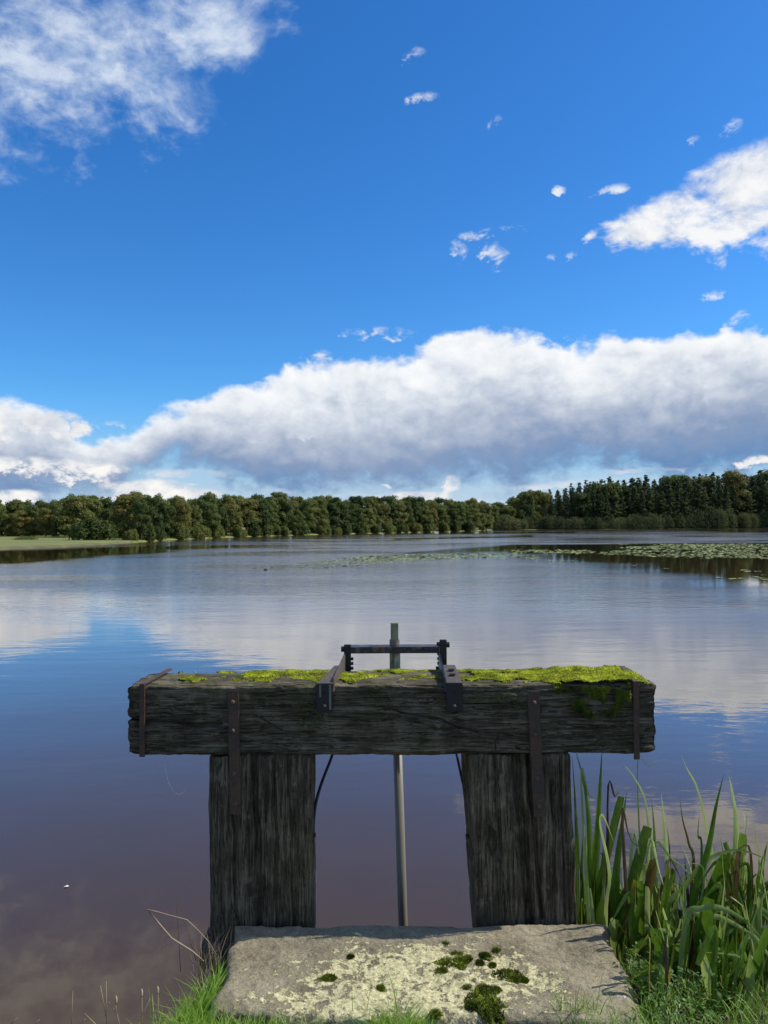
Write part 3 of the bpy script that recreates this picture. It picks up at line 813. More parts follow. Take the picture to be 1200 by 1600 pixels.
# thin out pads that overlap
order = np.argsort(W_[:, 1])
W_, rad, ang = W_[order], rad[order], ang[order]
cell = {}; keep = []
for idx in range(len(W_)):
    a, b_ = W_[idx, 0], W_[idx, 1]; ci, cj = int(a // .45), int(b_ // .45); okk = True
    for i_ in (-1, 0, 1):
        for j_ in (-1, 0, 1):
            for o_ in cell.get((ci + i_, cj + j_), ()):
                if (W_[o_, 0] - a) ** 2 + (W_[o_, 1] - b_) ** 2 < (1.25 * (rad[o_] + rad[idx])) ** 2: okk = False; break
            if not okk: break
        if not okk: break
    if okk: cell.setdefault((ci, cj), []).append(idx); keep.append(idx)
W_, rad, ang = W_[keep], rad[keep], ang[keep]
def pad_geo(i0):
    n = len(i0); ca, sa = np.cos(ang[i0]), np.sin(ang[i0]); r_ = rad[i0]
    tx, ty = rs.normal(0, .035, n), rs.normal(0, .06, n)
    v = np.empty((n, len(pv), 3))
    lx = pv[None, :, 0] * ca[:, None] - pv[None, :, 1] * sa[:, None]; ly = pv[None, :, 0] * sa[:, None] + pv[None, :, 1] * ca[:, None]
    v[:, :, 0] = W_[i0, 0:1] + lx * r_[:, None]; v[:, :, 1] = W_[i0, 1:2] + ly * r_[:, None]
    v[:, :, 2] = 0.012 + (pv[None, :, 2] + lx * tx[:, None] + ly * ty[:, None]) * r_[:, None] + np.abs(ty[:, None]) * r_[:, None]
    f = (pf[None] + (np.arange(n) * len(pv))[:, None, None]).reshape(-1, 3)
    return v.reshape(-1, 3), f
nearest = np.arange(min(296, len(W_)))
meshes = []
for v_ in range(6):
    q = pv.copy(); q[:, 2] = q[:, 2] * rs.uniform(.6, 1.6) + q[:, 1] * rs.uniform(-.05, .08) + 0.06
    meshes.append(mesh_np('lily_pad', q, pf, M_pad))
padset = None
for idx in nearest:
    o = obj('lily_pad', meshes[idx % 6]); o.location = (W_[idx, 0], W_[idx, 1], 0.012); o.scale = (rad[idx],) * 3; o.rotation_euler.z = ang[idx]
    tag(o, 'pale green lily pad floating at the near edge of the bed on the right', 'lily pad', 'lily pads at the near edge of the bed')
rest = np.arange(len(nearest), len(W_))
v, f = pad_geo(rest)
tag(obj('distant_lily_pads', mesh_np('distant_lily_pads', v, f, M_pad)), 'far mass of pale lily pads across the lake', 'lily pads', kind='stuff')
# dark waterfowl speck near the left tip of the bed
q = onz(415, 891)
mb = MB()
mb.tube([(q.x - 0.095, q.y, 0.015), (q.x - 0.050, q.y, 0.035), (q.x + 0.025, q.y, 0.040), (q.x + 0.075, q.y, 0.025), (q.x + 0.110, q.y, 0.040)], [0.0100, 0.0350, 0.0400, 0.0250, 0.0050], 8)
mb.tube([(q.x - 0.065, q.y, 0.040), (q.x - 0.080, q.y, 0.085), (q.x - 0.100, q.y, 0.100), (q.x - 0.130, q.y, 0.095)], [0.0150, 0.0110, 0.0160, 0.0030], 7)
M_dark = material('dark_feathers', lambda g, b: g.put(b.inputs['Base Color'], g.ramp(g.noise(g.coord('Object'), 20.0), [(0.3, (0.01, 0.01, 0.01)), (0.7, (0.035, 0.03, 0.028))])))
tag(obj('water_bird', mb.mesh('water_bird', M_dark, smooth=True)), 'tiny dark water bird floating at the left tip of the lily bed', 'bird')

# ------------------------------------------------------------------ near bank
SZ = at(600, 1437, 2.8).z                     # top of the stone slab
def bank_z(x, y):
    """height of the near bank"""
    x = np.asarray(x, float); y = np.asarray(y, float)
    edge = np.interp(x, [-6, -1.6, -0.95, -0.62, -0.5, 0.62, 0.8, 1.2, 6], [1.55, 1.6, 2.0, 2.25, 2.62, 2.66, 2.5, 2.42, 2.4])
    slope = np.interp(x, [-0.9, -0.55, 0.7, 0.95, 1.6], [2.4, 3.0, 3.0, 1.05, 0.95])
    t = np.clip(y - edge, 0, None)
    base = SZ - 0.055 + 0.012 * np.sin(x * 5) * np.cos(y * 4)
    return np.maximum(base - slope * np.maximum(t - 0.02, 0), -0.6)
gx = np.concatenate([np.linspace(-200, -7, 20), np.linspace(-6.5, -2.1, 20), np.linspace(-2, 2.4, 150), np.linspace(2.5, 7, 22), np.linspace(8, 200, 20)])
gy = np.concatenate([np.linspace(-60, -3, 15), np.linspace(-2.5, 1.2, 12), np.linspace(1.25, 4.6, 110)])
GX, GY = np.meshgrid(gx, gy, indexing='ij')
GZ = bank_z(GX, GY)
pp = np.stack([GX * 7, GY * 7, GX * 0], -1).reshape(-1, 3)
GZ = GZ + (fbm(pp, 2, 4) * 0.018).reshape(GX.shape)
n0, n1_ = GX.shape
i = np.arange(n0 - 1)[:, None] * n1_; j = np.arange(n1_ - 1)[None, :]
F = np.stack([i + j, i + n1_ + j, i + n1_ + j + 1, i + j + 1], -1).reshape(-1, 4)
tag(obj('bank', mesh_np('bank', np.stack([GX, GY, GZ], -1).reshape(-1, 3), F, M_soil, True)), kind='structure')

# ------------------------------------------------------------------ stone slab
fl, fr = at(372, 1437, 2.78), at(944, 1437, 2.78)
nl, nr_ = onz(326, 1580, SZ), onz(1008, 1594, SZ)
nU, nV = 300, 150
def slab():
    u = np.linspace(0, 1, nU); v = np.linspace(0, 1, nV)
    u = u; rowsv = [(-0.0, -0.30), (-0.0, -0.15), (-0.002, -0.05), (0.0, -0.012)]
    U, Vv = np.meshgrid(u, v, indexing='ij')
    ln = np.array([[fl.x, fl.y], [fr.x, fr.y], [nr_.x, nr_.y], [nl.x, nl.y]])
    X = (ln[0, 0] * (1 - U) + ln[1, 0] * U) * (1 - Vv) + (ln[3, 0] * (1 - U) + ln[2, 0] * U) * Vv
    Y = (ln[0, 1] * (1 - U) + ln[1, 1] * U) * (1 - Vv) + (ln[3, 1] * (1 - U) + ln[2, 1] * U) * Vv
    q = np.stack([X * 9, Y * 9, X * 0], -1).reshape(-1, 3)
    e = fbm(np.stack([U.ravel() * 14, Vv.ravel() * 6, U.ravel() * 0], -1), 4, 4).reshape(X.shape)
    # ragged outline
    we = np.exp(-Vv / 0.06) ; wl = np.exp(-U / 0.02); wr = np.exp(-(1 - U) / 0.02)
    Y = Y + e * 0.026 * we; X = X + e * 0.009 * (wl - wr)
    dE = np.minimum.reduce([U * 1.35, (1 - U) * 1.35, Vv * 0.55, (1 - Vv) * 0.55])
    Z = SZ + (fbm(q, 6, 5) * 0.006).reshape(X.shape) + (fbm(q * 6, 9, 3) * 0.0022).reshape(X.shape) - 0.016 * np.exp(-(dE / (0.010 + 0.006 * e))) * (1 + 0.9 * e)
    top = np.stack([X, Y, Z], -1)
    verts = top.reshape(-1, 3); idx = np.arange(nU * nV).reshape(nU, nV)
    i = idx[:-1, :-1]; F = [np.stack([idx[:-1, :-1], idx[:-1, 1:], idx[1:, 1:], idx[1:, :-1]], -1).reshape(-1, 4)]
    ring = np.concatenate([idx[:, 0], idx[-1, 1:], idx[-2::-1, -1], idx[0, -2:0:-1]])
    base = verts[ring]; prev = ring; allv = [verts]; cnt = len(verts)
    cen = base.mean(0)
    for k_, dz_ in enumerate((-0.03, -0.08, -0.14, -0.21)):
        out = (base - cen); out[:, 2] = 0; out /= np.linalg.norm(out, axis=1)[:, None]
        nz = fbm(np.stack([base[:, 0] * 12, base[:, 1] * 12, np.full(len(base), dz_ * 14)], -1), 12, 3)
        nv = base + out * (0.012 * nz + 0.004)[:, None]; nv[:, 2] = SZ + dz_
        cur = np.arange(cnt, cnt + len(ring)); cnt += len(ring); allv.append(nv)
        F.append(np.stack([prev, cur, np.roll(cur, -1), np.roll(prev, -1)], -1)); prev = cur
    return np.concatenate(allv), F
v, F = slab()
me = mesh_np('stone_slab', v, F, M_stone, True)
bm = bmesh.new(); bm.from_mesh(me); bmesh.ops.recalc_face_normals(bm, faces=bm.faces); bm.to_mesh(me); bm.free()
tag(obj('stone_slab', me), 'grey flat stone slab with pale yellow lichen crusts in front of the sluice posts', 'stone slab')

# moss cushions on the slab
def cushions(spots, seed):
    rs = np.random.default_rng(seed); Vs, Fs, c = [], [], 0
    for (px, py, rx, ry, h) in spots:
        p = onz(px, py, SZ + 0.002); sx_ = rx / 1200 * p.y; sy_ = ry / 1200 * p.y / ((py - 820) / 1200)
        n = 26; a = np.linspace(0, 2 * np.pi, 40, endpoint=False); r = np.linspace(0, 1, 14)
        A_, R_ = np.meshgrid(a, r, indexing='ij')
        nz = fbm(np.stack([np.cos(A_).ravel() * 2.2 + px, np.sin(A_).ravel() * 2.2 + py, A_.ravel() * 0], -1), seed, 3).reshape(A_.shape)
        rr = R_ * (0.92 + nz * 0.75)
        X = p.x + np.cos(A_) * rr * sx_; Y = p.y + np.sin(A_) * rr * sy_
        bump_ = fbm(np.stack([X.ravel() * 90, Y.ravel() * 90, X.ravel() * 0], -1), 31, 3).reshape(A_.shape)
        Z = SZ - 0.003 + h * .62 * np.sqrt(np.clip(1 - R_ ** 2, 0, 1)) * (1 + 0.75 * bump_)
        Vs.append(np.stack([X, Y, Z], -1).reshape(-1, 3)); idx = np.arange(A_.size).reshape(A_.shape) + c; c += A_.size
        nx = np.roll(idx, -1, 0); Fs.append(np.stack([idx[:, :-1], idx[:, 1:], nx[:, 1:], nx[:, :-1]], -1).reshape(-1, 4))
        # tufts
        m = 500; an = rs.uniform(0, 6.28, m); q = np.sqrt(rs.uniform(0, 1.05, m))
        bx = p.x + np.cos(an) * q * sx_; by = p.y + np.sin(an) * q * sy_; bz = SZ - 0.003 + h * .55 * np.sqrt(np.clip(1 - q * q, 0, 1))
        dxy = rs.normal(0, .0035, (m, 2)); w_ = rs.uniform(.0012, .0025, m); hh = rs.uniform(.004, .009, m)
        t = np.empty((m, 3, 3)); t[:, 0] = np.stack([bx - w_, by, bz], -1); t[:, 1] = np.stack([bx + w_, by, bz], -1); t[:, 2] = np.stack([bx + dxy[:, 0], by + dxy[:, 1], bz + hh], -1)
        Vs.append(t.reshape(-1, 3)); ft = np.arange(3 * m).reshape(-1, 3) + c; c += 3 * m
        Fs.append(ft)
    return np.concatenate(Vs), Fs
sp = [(705, 1505, 26, 9, .014), (722, 1500, 14, 5, .012), (690, 1518, 12, 6, .010), (718, 1512, 10, 6, .010), (792, 1523, 26, 9, .016), (808, 1529, 14, 5, .010),
      (697, 1475, 7, 4, .007), (714, 1491, 10, 5, .010), (731, 1497, 7, 4, .009), (757, 1548, 16, 10, .016), (748, 1563, 22, 14, .018), (768, 1572, 20, 16, .018), (776, 1548, 8, 6, .012), (738, 1572, 12, 7, .010), (772, 1590, 16, 9, .014),
      (757, 1492, 9, 4, .008), (750, 1504, 6, 4, .008), (719, 1528, 14, 4, .008), (731, 1543, 8, 4, .007), (740, 1534, 5, 3, .006), (514, 1528, 12, 6, .008), (595, 1543, 6, 4, .007), (680, 1584, 9, 6, .010), (820, 1531, 5, 3, .006), (776, 1484, 6, 3, .005), (770, 1507, 5, 3, .005),
      (548, 1494, 5, 2.5, .004), (618, 1498, 10, 3, .004)]
v, F = cushions(sp, 77)
tag(obj('stone_moss', mesh_np('stone_moss', v, F, M_mossd, False)), 'dark green moss cushions dotted over the lichened stone slab', 'moss', kind='stuff')

# ------------------------------------------------------------------ sluice frame
FY = 2.80                                     # plane of the front face
b0, b1 = at(200, 1126, FY), at(1025.5, 1123, FY)
bt, bb = at(612, 1069, FY).z, at(612, 1179, FY).z
BL, BH, BD = b1.x - b0.x, bt - bb, 0.255
root = empty('sluice_frame', (0.02, FY + BD / 2, 0.0))
tag(root, 'old dark oak sluice frame with mossy crossbeam, iron straps and lifting gear over the water', 'sluice gate')
BX0 = b0.x
def fx(px, py): q = at(px, py, FY); return q.x, q.z
def crack(pts): return [fx(*p) for p in pts]
CR = [(crack([(196, 1124), (225, 1127), (262, 1127), (300, 1133), (345, 1132)]), .0042, .030),
      (crack([(374, 1116), (410, 1124), (450, 1146), (485, 1148)]), .0022, .008),
      (crack([(515, 1122), (560, 1125), (600, 1125), (650, 1122)]), .0028, .014),
      (crack([(600, 1108), (650, 1118), (690, 1126), (730, 1142), (800, 1150)]), .0034, .018),
      (crack([(725, 1105), (770, 1110), (800, 1104)]), .002, .007), (crack([(850, 1150), (930, 1148), (1000, 1156), (1028, 1152)]), .0022, .010),
      (crack([(240, 1098), (300, 1101), (350, 1096)]), .0016, .006), (crack([(860, 1128), (900, 1136), (960, 1134)]), .0018, .007),
      (crack([(775, 1180), (774, 1165), (779, 1150)]), .002, .010), (crack([(380, 1160), (470, 1163), (560, 1158)]), .0016, .006)]
def beam_disp(p, n):
    # local: z along the length, x up, y depth
    X = p[:, 2] + BX0; Z = p[:, 0] + (bt + bb) / 2; front = np.clip(-n[:, 1], 0, 1); capn = np.abs(n[:, 2])
    d = fbm(np.stack([p[:, 2] * 2.2, p[:, 0] * 7, p[:, 1] * 7], -1), 21, 4) * 0.0055
    d = d + fbm(np.stack([p[:, 2] * 9, p[:, 0] * 75, p[:, 1] * 75], -1), 22, 4, .6) * 0.0026
    d = d + fbm(np.stack([p[:, 2] * 60, p[:, 0] * 110, p[:, 1] * 110], -1), 27, 2, .6) * 0.0009
    r = 1 - np.abs(vn(np.stack([p[:, 2] * 3.2, p[:, 0] * 34 + 0.5 * np.sin(p[:, 2] * 6), p[:, 1] * 34], -1), 23))
    d = d - np.clip(r - 0.93, 0, 1) * 0.10 * (1 - capn)
    wob = fbm(np.stack([p[:, 2] * 22, p[:, 0] * 4, p[:, 1] * 4], -1), 25, 3) * 0.004
    for pts, w_, dp in CR:
        dist = segdist(X, Z + wob, pts); d = d - dp * np.exp(-(dist / w_) ** 2) * front
    # split that continues round the left end
    d = d - 0.03 * np.exp(-(((Z - CR[0][0][0][1]) / 0.0045) ** 2)) * (p[:, 2] < 0.02) * (1 - front)
    chip = fbm(np.stack([p[:, 2] * 8, p[:, 0] * 10, p[:, 1] * 10], -1), 29, 4)
    edge = (np.abs(n[:, 0]) > .1) & (np.abs(n[:, 1]) > .1)
    d = d - np.where(edge, np.clip(chip, 0, 1) * 0.016, 0)
    endt = np.minimum(p[:, 2], BL - p[:, 2])
    d = d - 0.007 * np.exp(-endt / 0.02) * (1 + chip) * (1 - capn)
    d = d + capn * fbm(np.stack([p[:, 2] * 0, p[:, 0] * 30, p[:, 1] * 30], -1), 31, 3) * 0.006
    return d
v, F = timber(BL, BH, BD, 0.012, 620, 60, 76, beam_disp)
# section a is vertical here -> local x is up; put the fine grid (nA) on the front
v2 = np.stack([v[:, 2] + BX0, v[:, 1] + FY + BD / 2, v[:, 0] + (bt + bb) / 2], -1)
# slight slope of the top: right end a touch higher, and sag
me = mesh_np('beam', v2, F[:, ::-1], M_beam, True)
child('beam', me, root)

def post(x0t, x1t, x0b, x1b, zb, seed, cr):
    """leaning post: edges surveyed at the beam's underside and at the foot"""
    zt = bb - 0.004; L = zt - zb; wd = x1t - x0t; PD = 0.215
    def dsp(p, n):
        front = np.clip(-n[:, 1], 0, 1)
        d = fbm(np.stack([p[:, 0] * 7, p[:, 1] * 7, p[:, 2] * 2.2], -1), seed, 4) * 0.008
        d = d + fbm(np.stack([p[:, 0] * 80, p[:, 1] * 80, p[:, 2] * 7], -1), seed + 1, 4, .6) * 0.0032
        wob = fbm(np.stack([p[:, 0] * 3, p[:, 1] * 3, p[:, 2] * 9], -1), seed + 2, 3) * 0.006
        r = 1 - np.abs(vn(np.stack([p[:, 0] * 30 + 0.8 * np.sin(p[:, 2] * 7), p[:, 1] * 30, p[:, 2] * 1.6], -1), seed + 3))
        d = d - np.clip(r - 0.95, 0, 1) * 0.08
        for pts, w_, dp in cr:
            dist = segdist(p[:, 0] + wob, p[:, 2], pts); d = d - dp * np.exp(-(dist / w_) ** 2) * front
        return d
    v, F = timber(L, wd, PD, 0.014, 330, 130, 40, dsp)
    t = v[:, 2] / L
    c0 = (x0b + x1b) / 2; c1 = (x0t + x1t) / 2; s = ((x1b - x0b) * (1 - t) + wd * t) / wd
    x = v[:, 0] * s + c0 * (1 - t) + c1 * t
    V3 = np.stack([x, v[:, 1] + FY + PD / 2 + 0.006, v[:, 2] + zb], -1)
    return mesh_np('post', V3, F, M_post, True)
PB = -0.5
def ext(xt, xb, pyb):   # carry the surveyed edge down to the pond bed
    zt = bb; zb_ = at(600, pyb, FY).z; return xt + (xb - xt) * (zt - PB) / (zt - zb_)
L0, L1 = at(324, 1182, FY).x, at(484, 1182, FY).x
L0b, L1b = ext(L0, at(328, 1478, FY).x, 1478), ext(L1, at(486, 1437, FY).x, 1437)
R0, R1 = at(730, 1182, FY).x, at(892, 1182, FY).x
R0b, R1b = ext(R0, at(744, 1437, FY).x, 1437), ext(R1, at(905, 1437, FY).x, 1437)
HT = bb - PB
child('post', post(L0, L1, L0b, L1b, PB, 41, [([(-.02, HT), (-.012, HT - .35), (.0, 0)], .014, .035), ([(.055, HT), (.06, HT - .5), (.05, HT - .8)], .005, .014),
                                             ([(-.10, HT - .2), (-.09, HT - .6)], .004, .012), ([(.11, HT), (.115, HT - .35), (.12, HT - .7)], .004, .010)]), root)
child('post', post(R0, R1, R0b, R1b, PB, 61, [([(-.012, HT), (.0, HT - .25), (.015, HT - .6), (.01, 0)], .017, .050), ([(.035, HT), (.045, HT - .3), (.06, HT - .6)], .007, .028),
                                             ([(.115, HT - .1), (.11, HT - .5)], .005, .014), ([(-.09, HT), (-.085, HT - .4)], .005, .014), ([(.15, HT), (.14, HT - .6)], .004, .010),
                                             ([(-.12, HT - .27), (-.10, HT - .30), (-.095, HT - .34), (-.115, HT - .37), (-.13, HT - .33), (-.12, HT - .27)], .006, .014)]), root)

def bolt(parent, px, py, Y, r=0.0085, name='bolt', mat=None):
    p = at(px, py, Y); mb = MB(); n = 10
    mb.tube([(p.x, Y + .004, p.z), (p.x, Y - .0005, p.z), (p.x, Y - .004, p.z), (p.x, Y - .0065, p.z)], [r, r, r * .85, r * .45], n)
    child(name, mb.mesh(name, mat or M_bolt, smooth=False), parent)
def strap(p_top, p_bot, wt, Y, bolts):
    a, b_ = at(*p_top, Y), at(*p_bot, Y); mb = MB(); nseg = 8; T = .007
    vs, fs = [], []
    for k in range(nseg + 1):
        t = k / nseg; c_ = a.lerp(b_, t); ww = wt * (0.94 + 0.07 * t) + 0.0012 * math.sin(k * 2.3); y_ = Y + 0.001 * math.sin(k * 1.7)
        vs += [(c_.x - ww, y_, c_.z), (c_.x + ww, y_, c_.z), (c_.x + ww, y_ + T, c_.z), (c_.x - ww, y_ + T, c_.z)]
    for k in range(nseg):
        o = 4 * k
        for q in range(4): fs.append((o + q, o + (q + 1) % 4, o + 4 + (q + 1) % 4, o + 4 + q))
    fs += [(3, 2, 1, 0), (4 * nseg, 4 * nseg + 1, 4 * nseg + 2, 4 * nseg + 3)]
    mb.add(vs, fs)
    s_ = child('strap', mb.mesh('strap', M_strap, .0016), root)
    for (bx_, by_) in bolts: bolt(s_, bx_, by_, Y - .001)
SY = FY - 0.018
strap((364, 1079), (368, 1273), .0205, SY, [(363.5, 1097), (364, 1142), (366, 1209), (368, 1257)])
strap((833, 1080), (843.5, 1277), .0220, SY, [(834.5, 1098), (836.5, 1148), (840, 1217), (842.5, 1260)])

def band(px0, px1, pyt, pyb, back_px, back_py, side):
    """flat iron band down the front face, over the arris and back across the top"""
    Y = FY - 0.016; xa, xb = at(px0, 1100, Y).x, at(px1, 1100, Y).x; zt, zb = bt + .009, at(px0, pyb, Y).z
    mb = MB(); T = .006
    mb.box(xa, xb, Y, Y + T, zb, zt)
    yb = FY + BD * 0.96; q = at(back_px, back_py, yb); dxx = q.x - xa
    mb.hexa([(xa, Y + T, zt - T), (xb, Y + T, zt - T), (xb + dxx, yb, zt + .002), (xa + dxx, yb, zt + .002),
             (xa, Y + T, zt), (xb, Y + T, zt), (xb + dxx, yb, zt + .008), (xa + dxx, yb, zt + .008)])
    return mb.mesh('end_band', M_strap, .001)
child('end_band', band(217.5, 226, 1068, 1183, 262, 1056, -1), root)
child('end_band', band(990, 999, 1062, 1187, 968, 1046, 1), root)

# lifting gear
GY_ = FY + BD + 0.07                            # plane of the crossbar, behind the beam
def bracket(side):
    s = -1 if side < 0 else 1
    xin = at(519.5, 1080, FY - .012).x if s < 0 else at(697.5, 1080, FY - .012).x
    w0 = 0.058
    xo = xin + s * w0; zt = bt + .006; zb = at(600, 1112, FY - .012).z
    e = child('bracket', None, root) if False else empty('bracket', (0, 0, 0)); e.parent = root; e.location = -root.location + Vector((xin, FY, zt))
    mb = MB(); Y0 = FY - .016
    # front plate
    mb.box(min(xin, xo), max(xin, xo), Y0, Y0 + .007, zb, zt)
    child('plate', mb.mesh('plate', M_iron, .0015), e)
    # web: upright leg of the angle iron, rising backwards
    xe = at(538 if s < 0 else 688, 1030, GY_ - .02).x
    mb = MB(); T = .007
    zA0, zA1 = zt - .03, zt + .036; zB0, zB1 = at(600, 1047, GY_).z, at(600, 1019, GY_).z
    mb.hexa([(xin - s * T, Y0, zA0), (xin, Y0, zA0), (xe, GY_, zB0), (xe - s * T, GY_, zB0),
             (xin - s * T, Y0 + .02, zA1 - .02), (xin, Y0 + .02, zA1 - .02), (xe, GY_, zB1), (xe - s * T, GY_, zB1)])
    child('web', mb.mesh('web', M_plate if s < 0 else M_iron, .0012), e)
    # flange: tapering plate lying to the outside, slotted
    mb = MB(); ym = FY + .16; zm = zt + .034; xm = xin + (xe - xin) * .5
    ww = w0 * (0.30 if s < 0 else .80)
    mb.hexa([(xin, Y0 + .007, zt - .006), (xo, Y0 + .007, zt - .006), (xm + s * ww, ym, zm - .006), (xm, ym, zm - .006),
             (xin, Y0 + .007, zt), (xo, Y0 + .007, zt), (xm + s * ww, ym, zm), (xm, ym, zm)])
    child('flange', mb.mesh('flange', M_plate, .0012), e)
    for k_ in range(2):
        yy = FY + .055 + k_ * .045; zz = zt + .001 + (yy - Y0) / (ym - Y0) * .034; xc = xin + (xe - xin) * .25 + s * (.020 if s < 0 else .028)
        mb = MB(); mb.box(xc - .011, xc + .011, yy - .008, yy + .008, zz, zz + .008)
        if s > 0: child('nut', mb.mesh('nut', M_bolt, .002), e)
    pxp = 508 if s < 0 else 711
    bolt(e, pxp - 1, 1103, Y0, .0075)
    mb = MB(); q = at(pxp - 1, 1082, Y0); r_ = .0065 if s > 0 else .008
    mb.tube([(q.x, Y0 - .0012, q.z), (q.x, Y0 + .003, q.z)], r_, 12)
    child('hole_shade_disc', mb.mesh('hole_shade_disc', M_hole_shade), e)  # near-black disc on the plate; the shade of a hole is its colour
    # toothed rack / upright behind the beam
    mb = MB(); xa = at(543 if s < 0 else 692.5, 1030, GY_).x; ztp = at(600, 1007 if s < 0 else 1000, GY_).z
    mb.box(xa - .014, xa + .014, GY_ - .008, GY_ + .012, bt - .30, ztp)
    ti = xa + (.014 if s < 0 else -.014)
    for k_ in range(7):
        z0 = ztp - .052 - k_ * .019; wq = .010 + (.006 if k_ >= 3 else 0)
        mb.box(min(ti, ti - s * wq), max(ti, ti - s * wq), GY_ - .007, GY_ + .011, z0 - .011, z0)
    child('rack', mb.mesh('rack', M_iron, .0012), e)
    mb = MB(); zc = at(600, 1014 if s < 0 else 1008, GY_).z
    mb.tube([(xa - .026, GY_ + .002, zc), (xa + .026, GY_ + .002, zc)], .012, 6)
    child('pivot_pin', mb.mesh('pivot_pin', M_iron, .001), e)
    return e
M_hole_shade = material('painted_hole_shade', lambda g, b: g.put(b.inputs['Base Color'], g.mix(g.noise(g.coord('Object'), 40.0), (0.004, 0.004, 0.004), (0.012, 0.010, 0.008))))
bracket(-1); bracket(1)
# drip stain of old paint on the left plate
mb = MB(); q = at(508, 1085, FY - .018)
for (dx_, z0, z1, w_) in ((-.018, -.010, .045, .0035), (.018, -.055, .045, .004)):
    mb.box(q.x + dx_ - w_, q.x + dx_ + w_, FY - .0172, FY - .0165, q.z + z0, q.z + z1 - .01)
child('paint_drip', mb.mesh('paint_drip', metal_mat('old_pale_paint', (0.16, 0.17, 0.13), (0.09, 0.07, 0.05), 0.0), .0004), root)

xa, xb = at(548, 1012, GY_).x, at(686, 1012, GY_).x; z1_ = at(617, 1011, GY_ - .028).z; z0_ = at(617, 1021, GY_ - .028).z
mb = MB(); mb.box(xa, xb, GY_ - .028, GY_ - .022, z0_, z1_); mb.box(xa, xb, GY_ - .022, GY_ + .042, z1_ - .006, z1_)
child('crossbar', mb.mesh('crossbar', metal_mat('crossbar_iron', (0.022, 0.023, 0.030), (0.30, 0.17, 0.10), 0.12, 0.36), .0014), root)
CY_ = GY_ + .008
ctop, cbt = at(617, 999, CY_).z, at(617, 1009, CY_).z
cx_ = at(616.5, 1004, CY_).x
mb = MB(); mb.tube([(cx_, CY_, z1_ + .001), (cx_, CY_, ctop)], .0205, 20)
child('collar', mb.mesh('collar', metal_mat('collar_iron', (0.15, 0.13, 0.11), (0.20, 0.13, 0.09), 0.1, 0.5), .002), root)
# wooden spindle above and below the crossbar
mb = MB(); zt_ = at(616, 973, CY_).z; hw = .0155
mb.box(cx_ - hw, cx_ + hw, CY_ - hw, CY_ + hw, ctop - .012, zt_)
child('spindle', mb.mesh('spindle', M_stick, .002), root)
mb = MB(); hw = .0215
mb.box(cx_ - hw + .001, cx_ + hw + .001, CY_ - hw, CY_ + hw, bt - .16, z1_ - .0075)
child('spindle', mb.mesh('spindle', M_stick, .002), root)
# galvanised tube below the beam
pt, pb = at(620.5, 1150, CY_ + .01), at(629.5, 1437, CY_ + .01)
dz_ = (pb - pt) / (pb.z - pt.z)
mb = MB(); mb.tube([pt + dz_ * .05, pb, pb + dz_ * (-.9 - pb.z) * 1.0], .0188, 20)
child('lift_tube', mb.mesh('lift_tube', M_pipe, smooth=True), root)
# thin stays
def stay(pts, r, bpx):
    mb = MB(); P_ = [at(a, b_, y_) for a, b_, y_ in pts]
    Q = []
    for k in range(len(P_) - 1):
        for t in (0, .25, .5, .75): 
            a0 = P_[max(k - 1, 0)]; a1 = P_[k]; a2 = P_[k + 1]; a3 = P_[min(k + 2, len(P_) - 1)]
            Q.append(0.5 * ((2 * a1) + (a2 - a0) * t + (2 * a0 - 5 * a1 + 4 * a2 - a3) * t * t + (3 * a1 - a0 - 3 * a2 + a3) * t ** 3))
    Q.append(P_[-1]); mb.tube(Q, r, 8)
    s_ = child('stay_rod', mb.mesh('stay_rod', M_iron, smooth=True), root)
    if bpx:
        p = at(*bpx); mb = MB(); mb.tube([(p.x - .014, p.y, p.z), (p.x + .008, p.y, p.z)], .0095, 6); child('bolt', mb.mesh('bolt', M_iron), s_)
stay([(524, 1155, 3.08), (519, 1180, 3.05), (503, 1222, 2.98), (493, 1258, 2.92), (489, 1300, 2.87), (488, 1318, 2.87)], .0058, (490, 1305, 2.87))
stay([(708, 1150, 3.08), (713.5, 1178, 3.05), (722, 1218, 3.0), (731, 1255, 2.94), (737, 1306, 2.9)], .0052, (733.5, 1307, 2.88))
# added pale rod: sunlight on the left post's inner edge, put into its colour
p0, p1 = at(487.5, 1320, 2.93), at(489.5, 1437, 2.93)
mb = MB(); mb.tube([p0, p1, p1 + (p1 - p0) * 3.2], .0040, 6)
child('sunlit_edge_strip', mb.mesh('sunlit_edge_strip', material('painted_sunlit_edge', lambda g, b: g.put(b.inputs['Base Color'], g.mix(g.noise(g.coord('Object'), 30.0), (.5, .48, .42), (.7, .68, .6)))), smooth=True), root)
# gate board far below, and rail at the foot of the left post
mb = MB(); mb.box(L1 + .03, R0 + .0, CY_ - .03, CY_ + .03, -.5, .18)
child('gate_board', mb.mesh('gate_board', M_post, .004), root)
mb = MB(); q = at(312, 1479, FY - .03); mb.box(q.x, q.x + .24, FY - .05, FY + .12, q.z - .07, q.z)
tag(obj('foot_rail', mb.mesh('foot_rail', M_post, .006)), 'dark wooden rail end poking out at the foot of the left sluice post', 'rail')

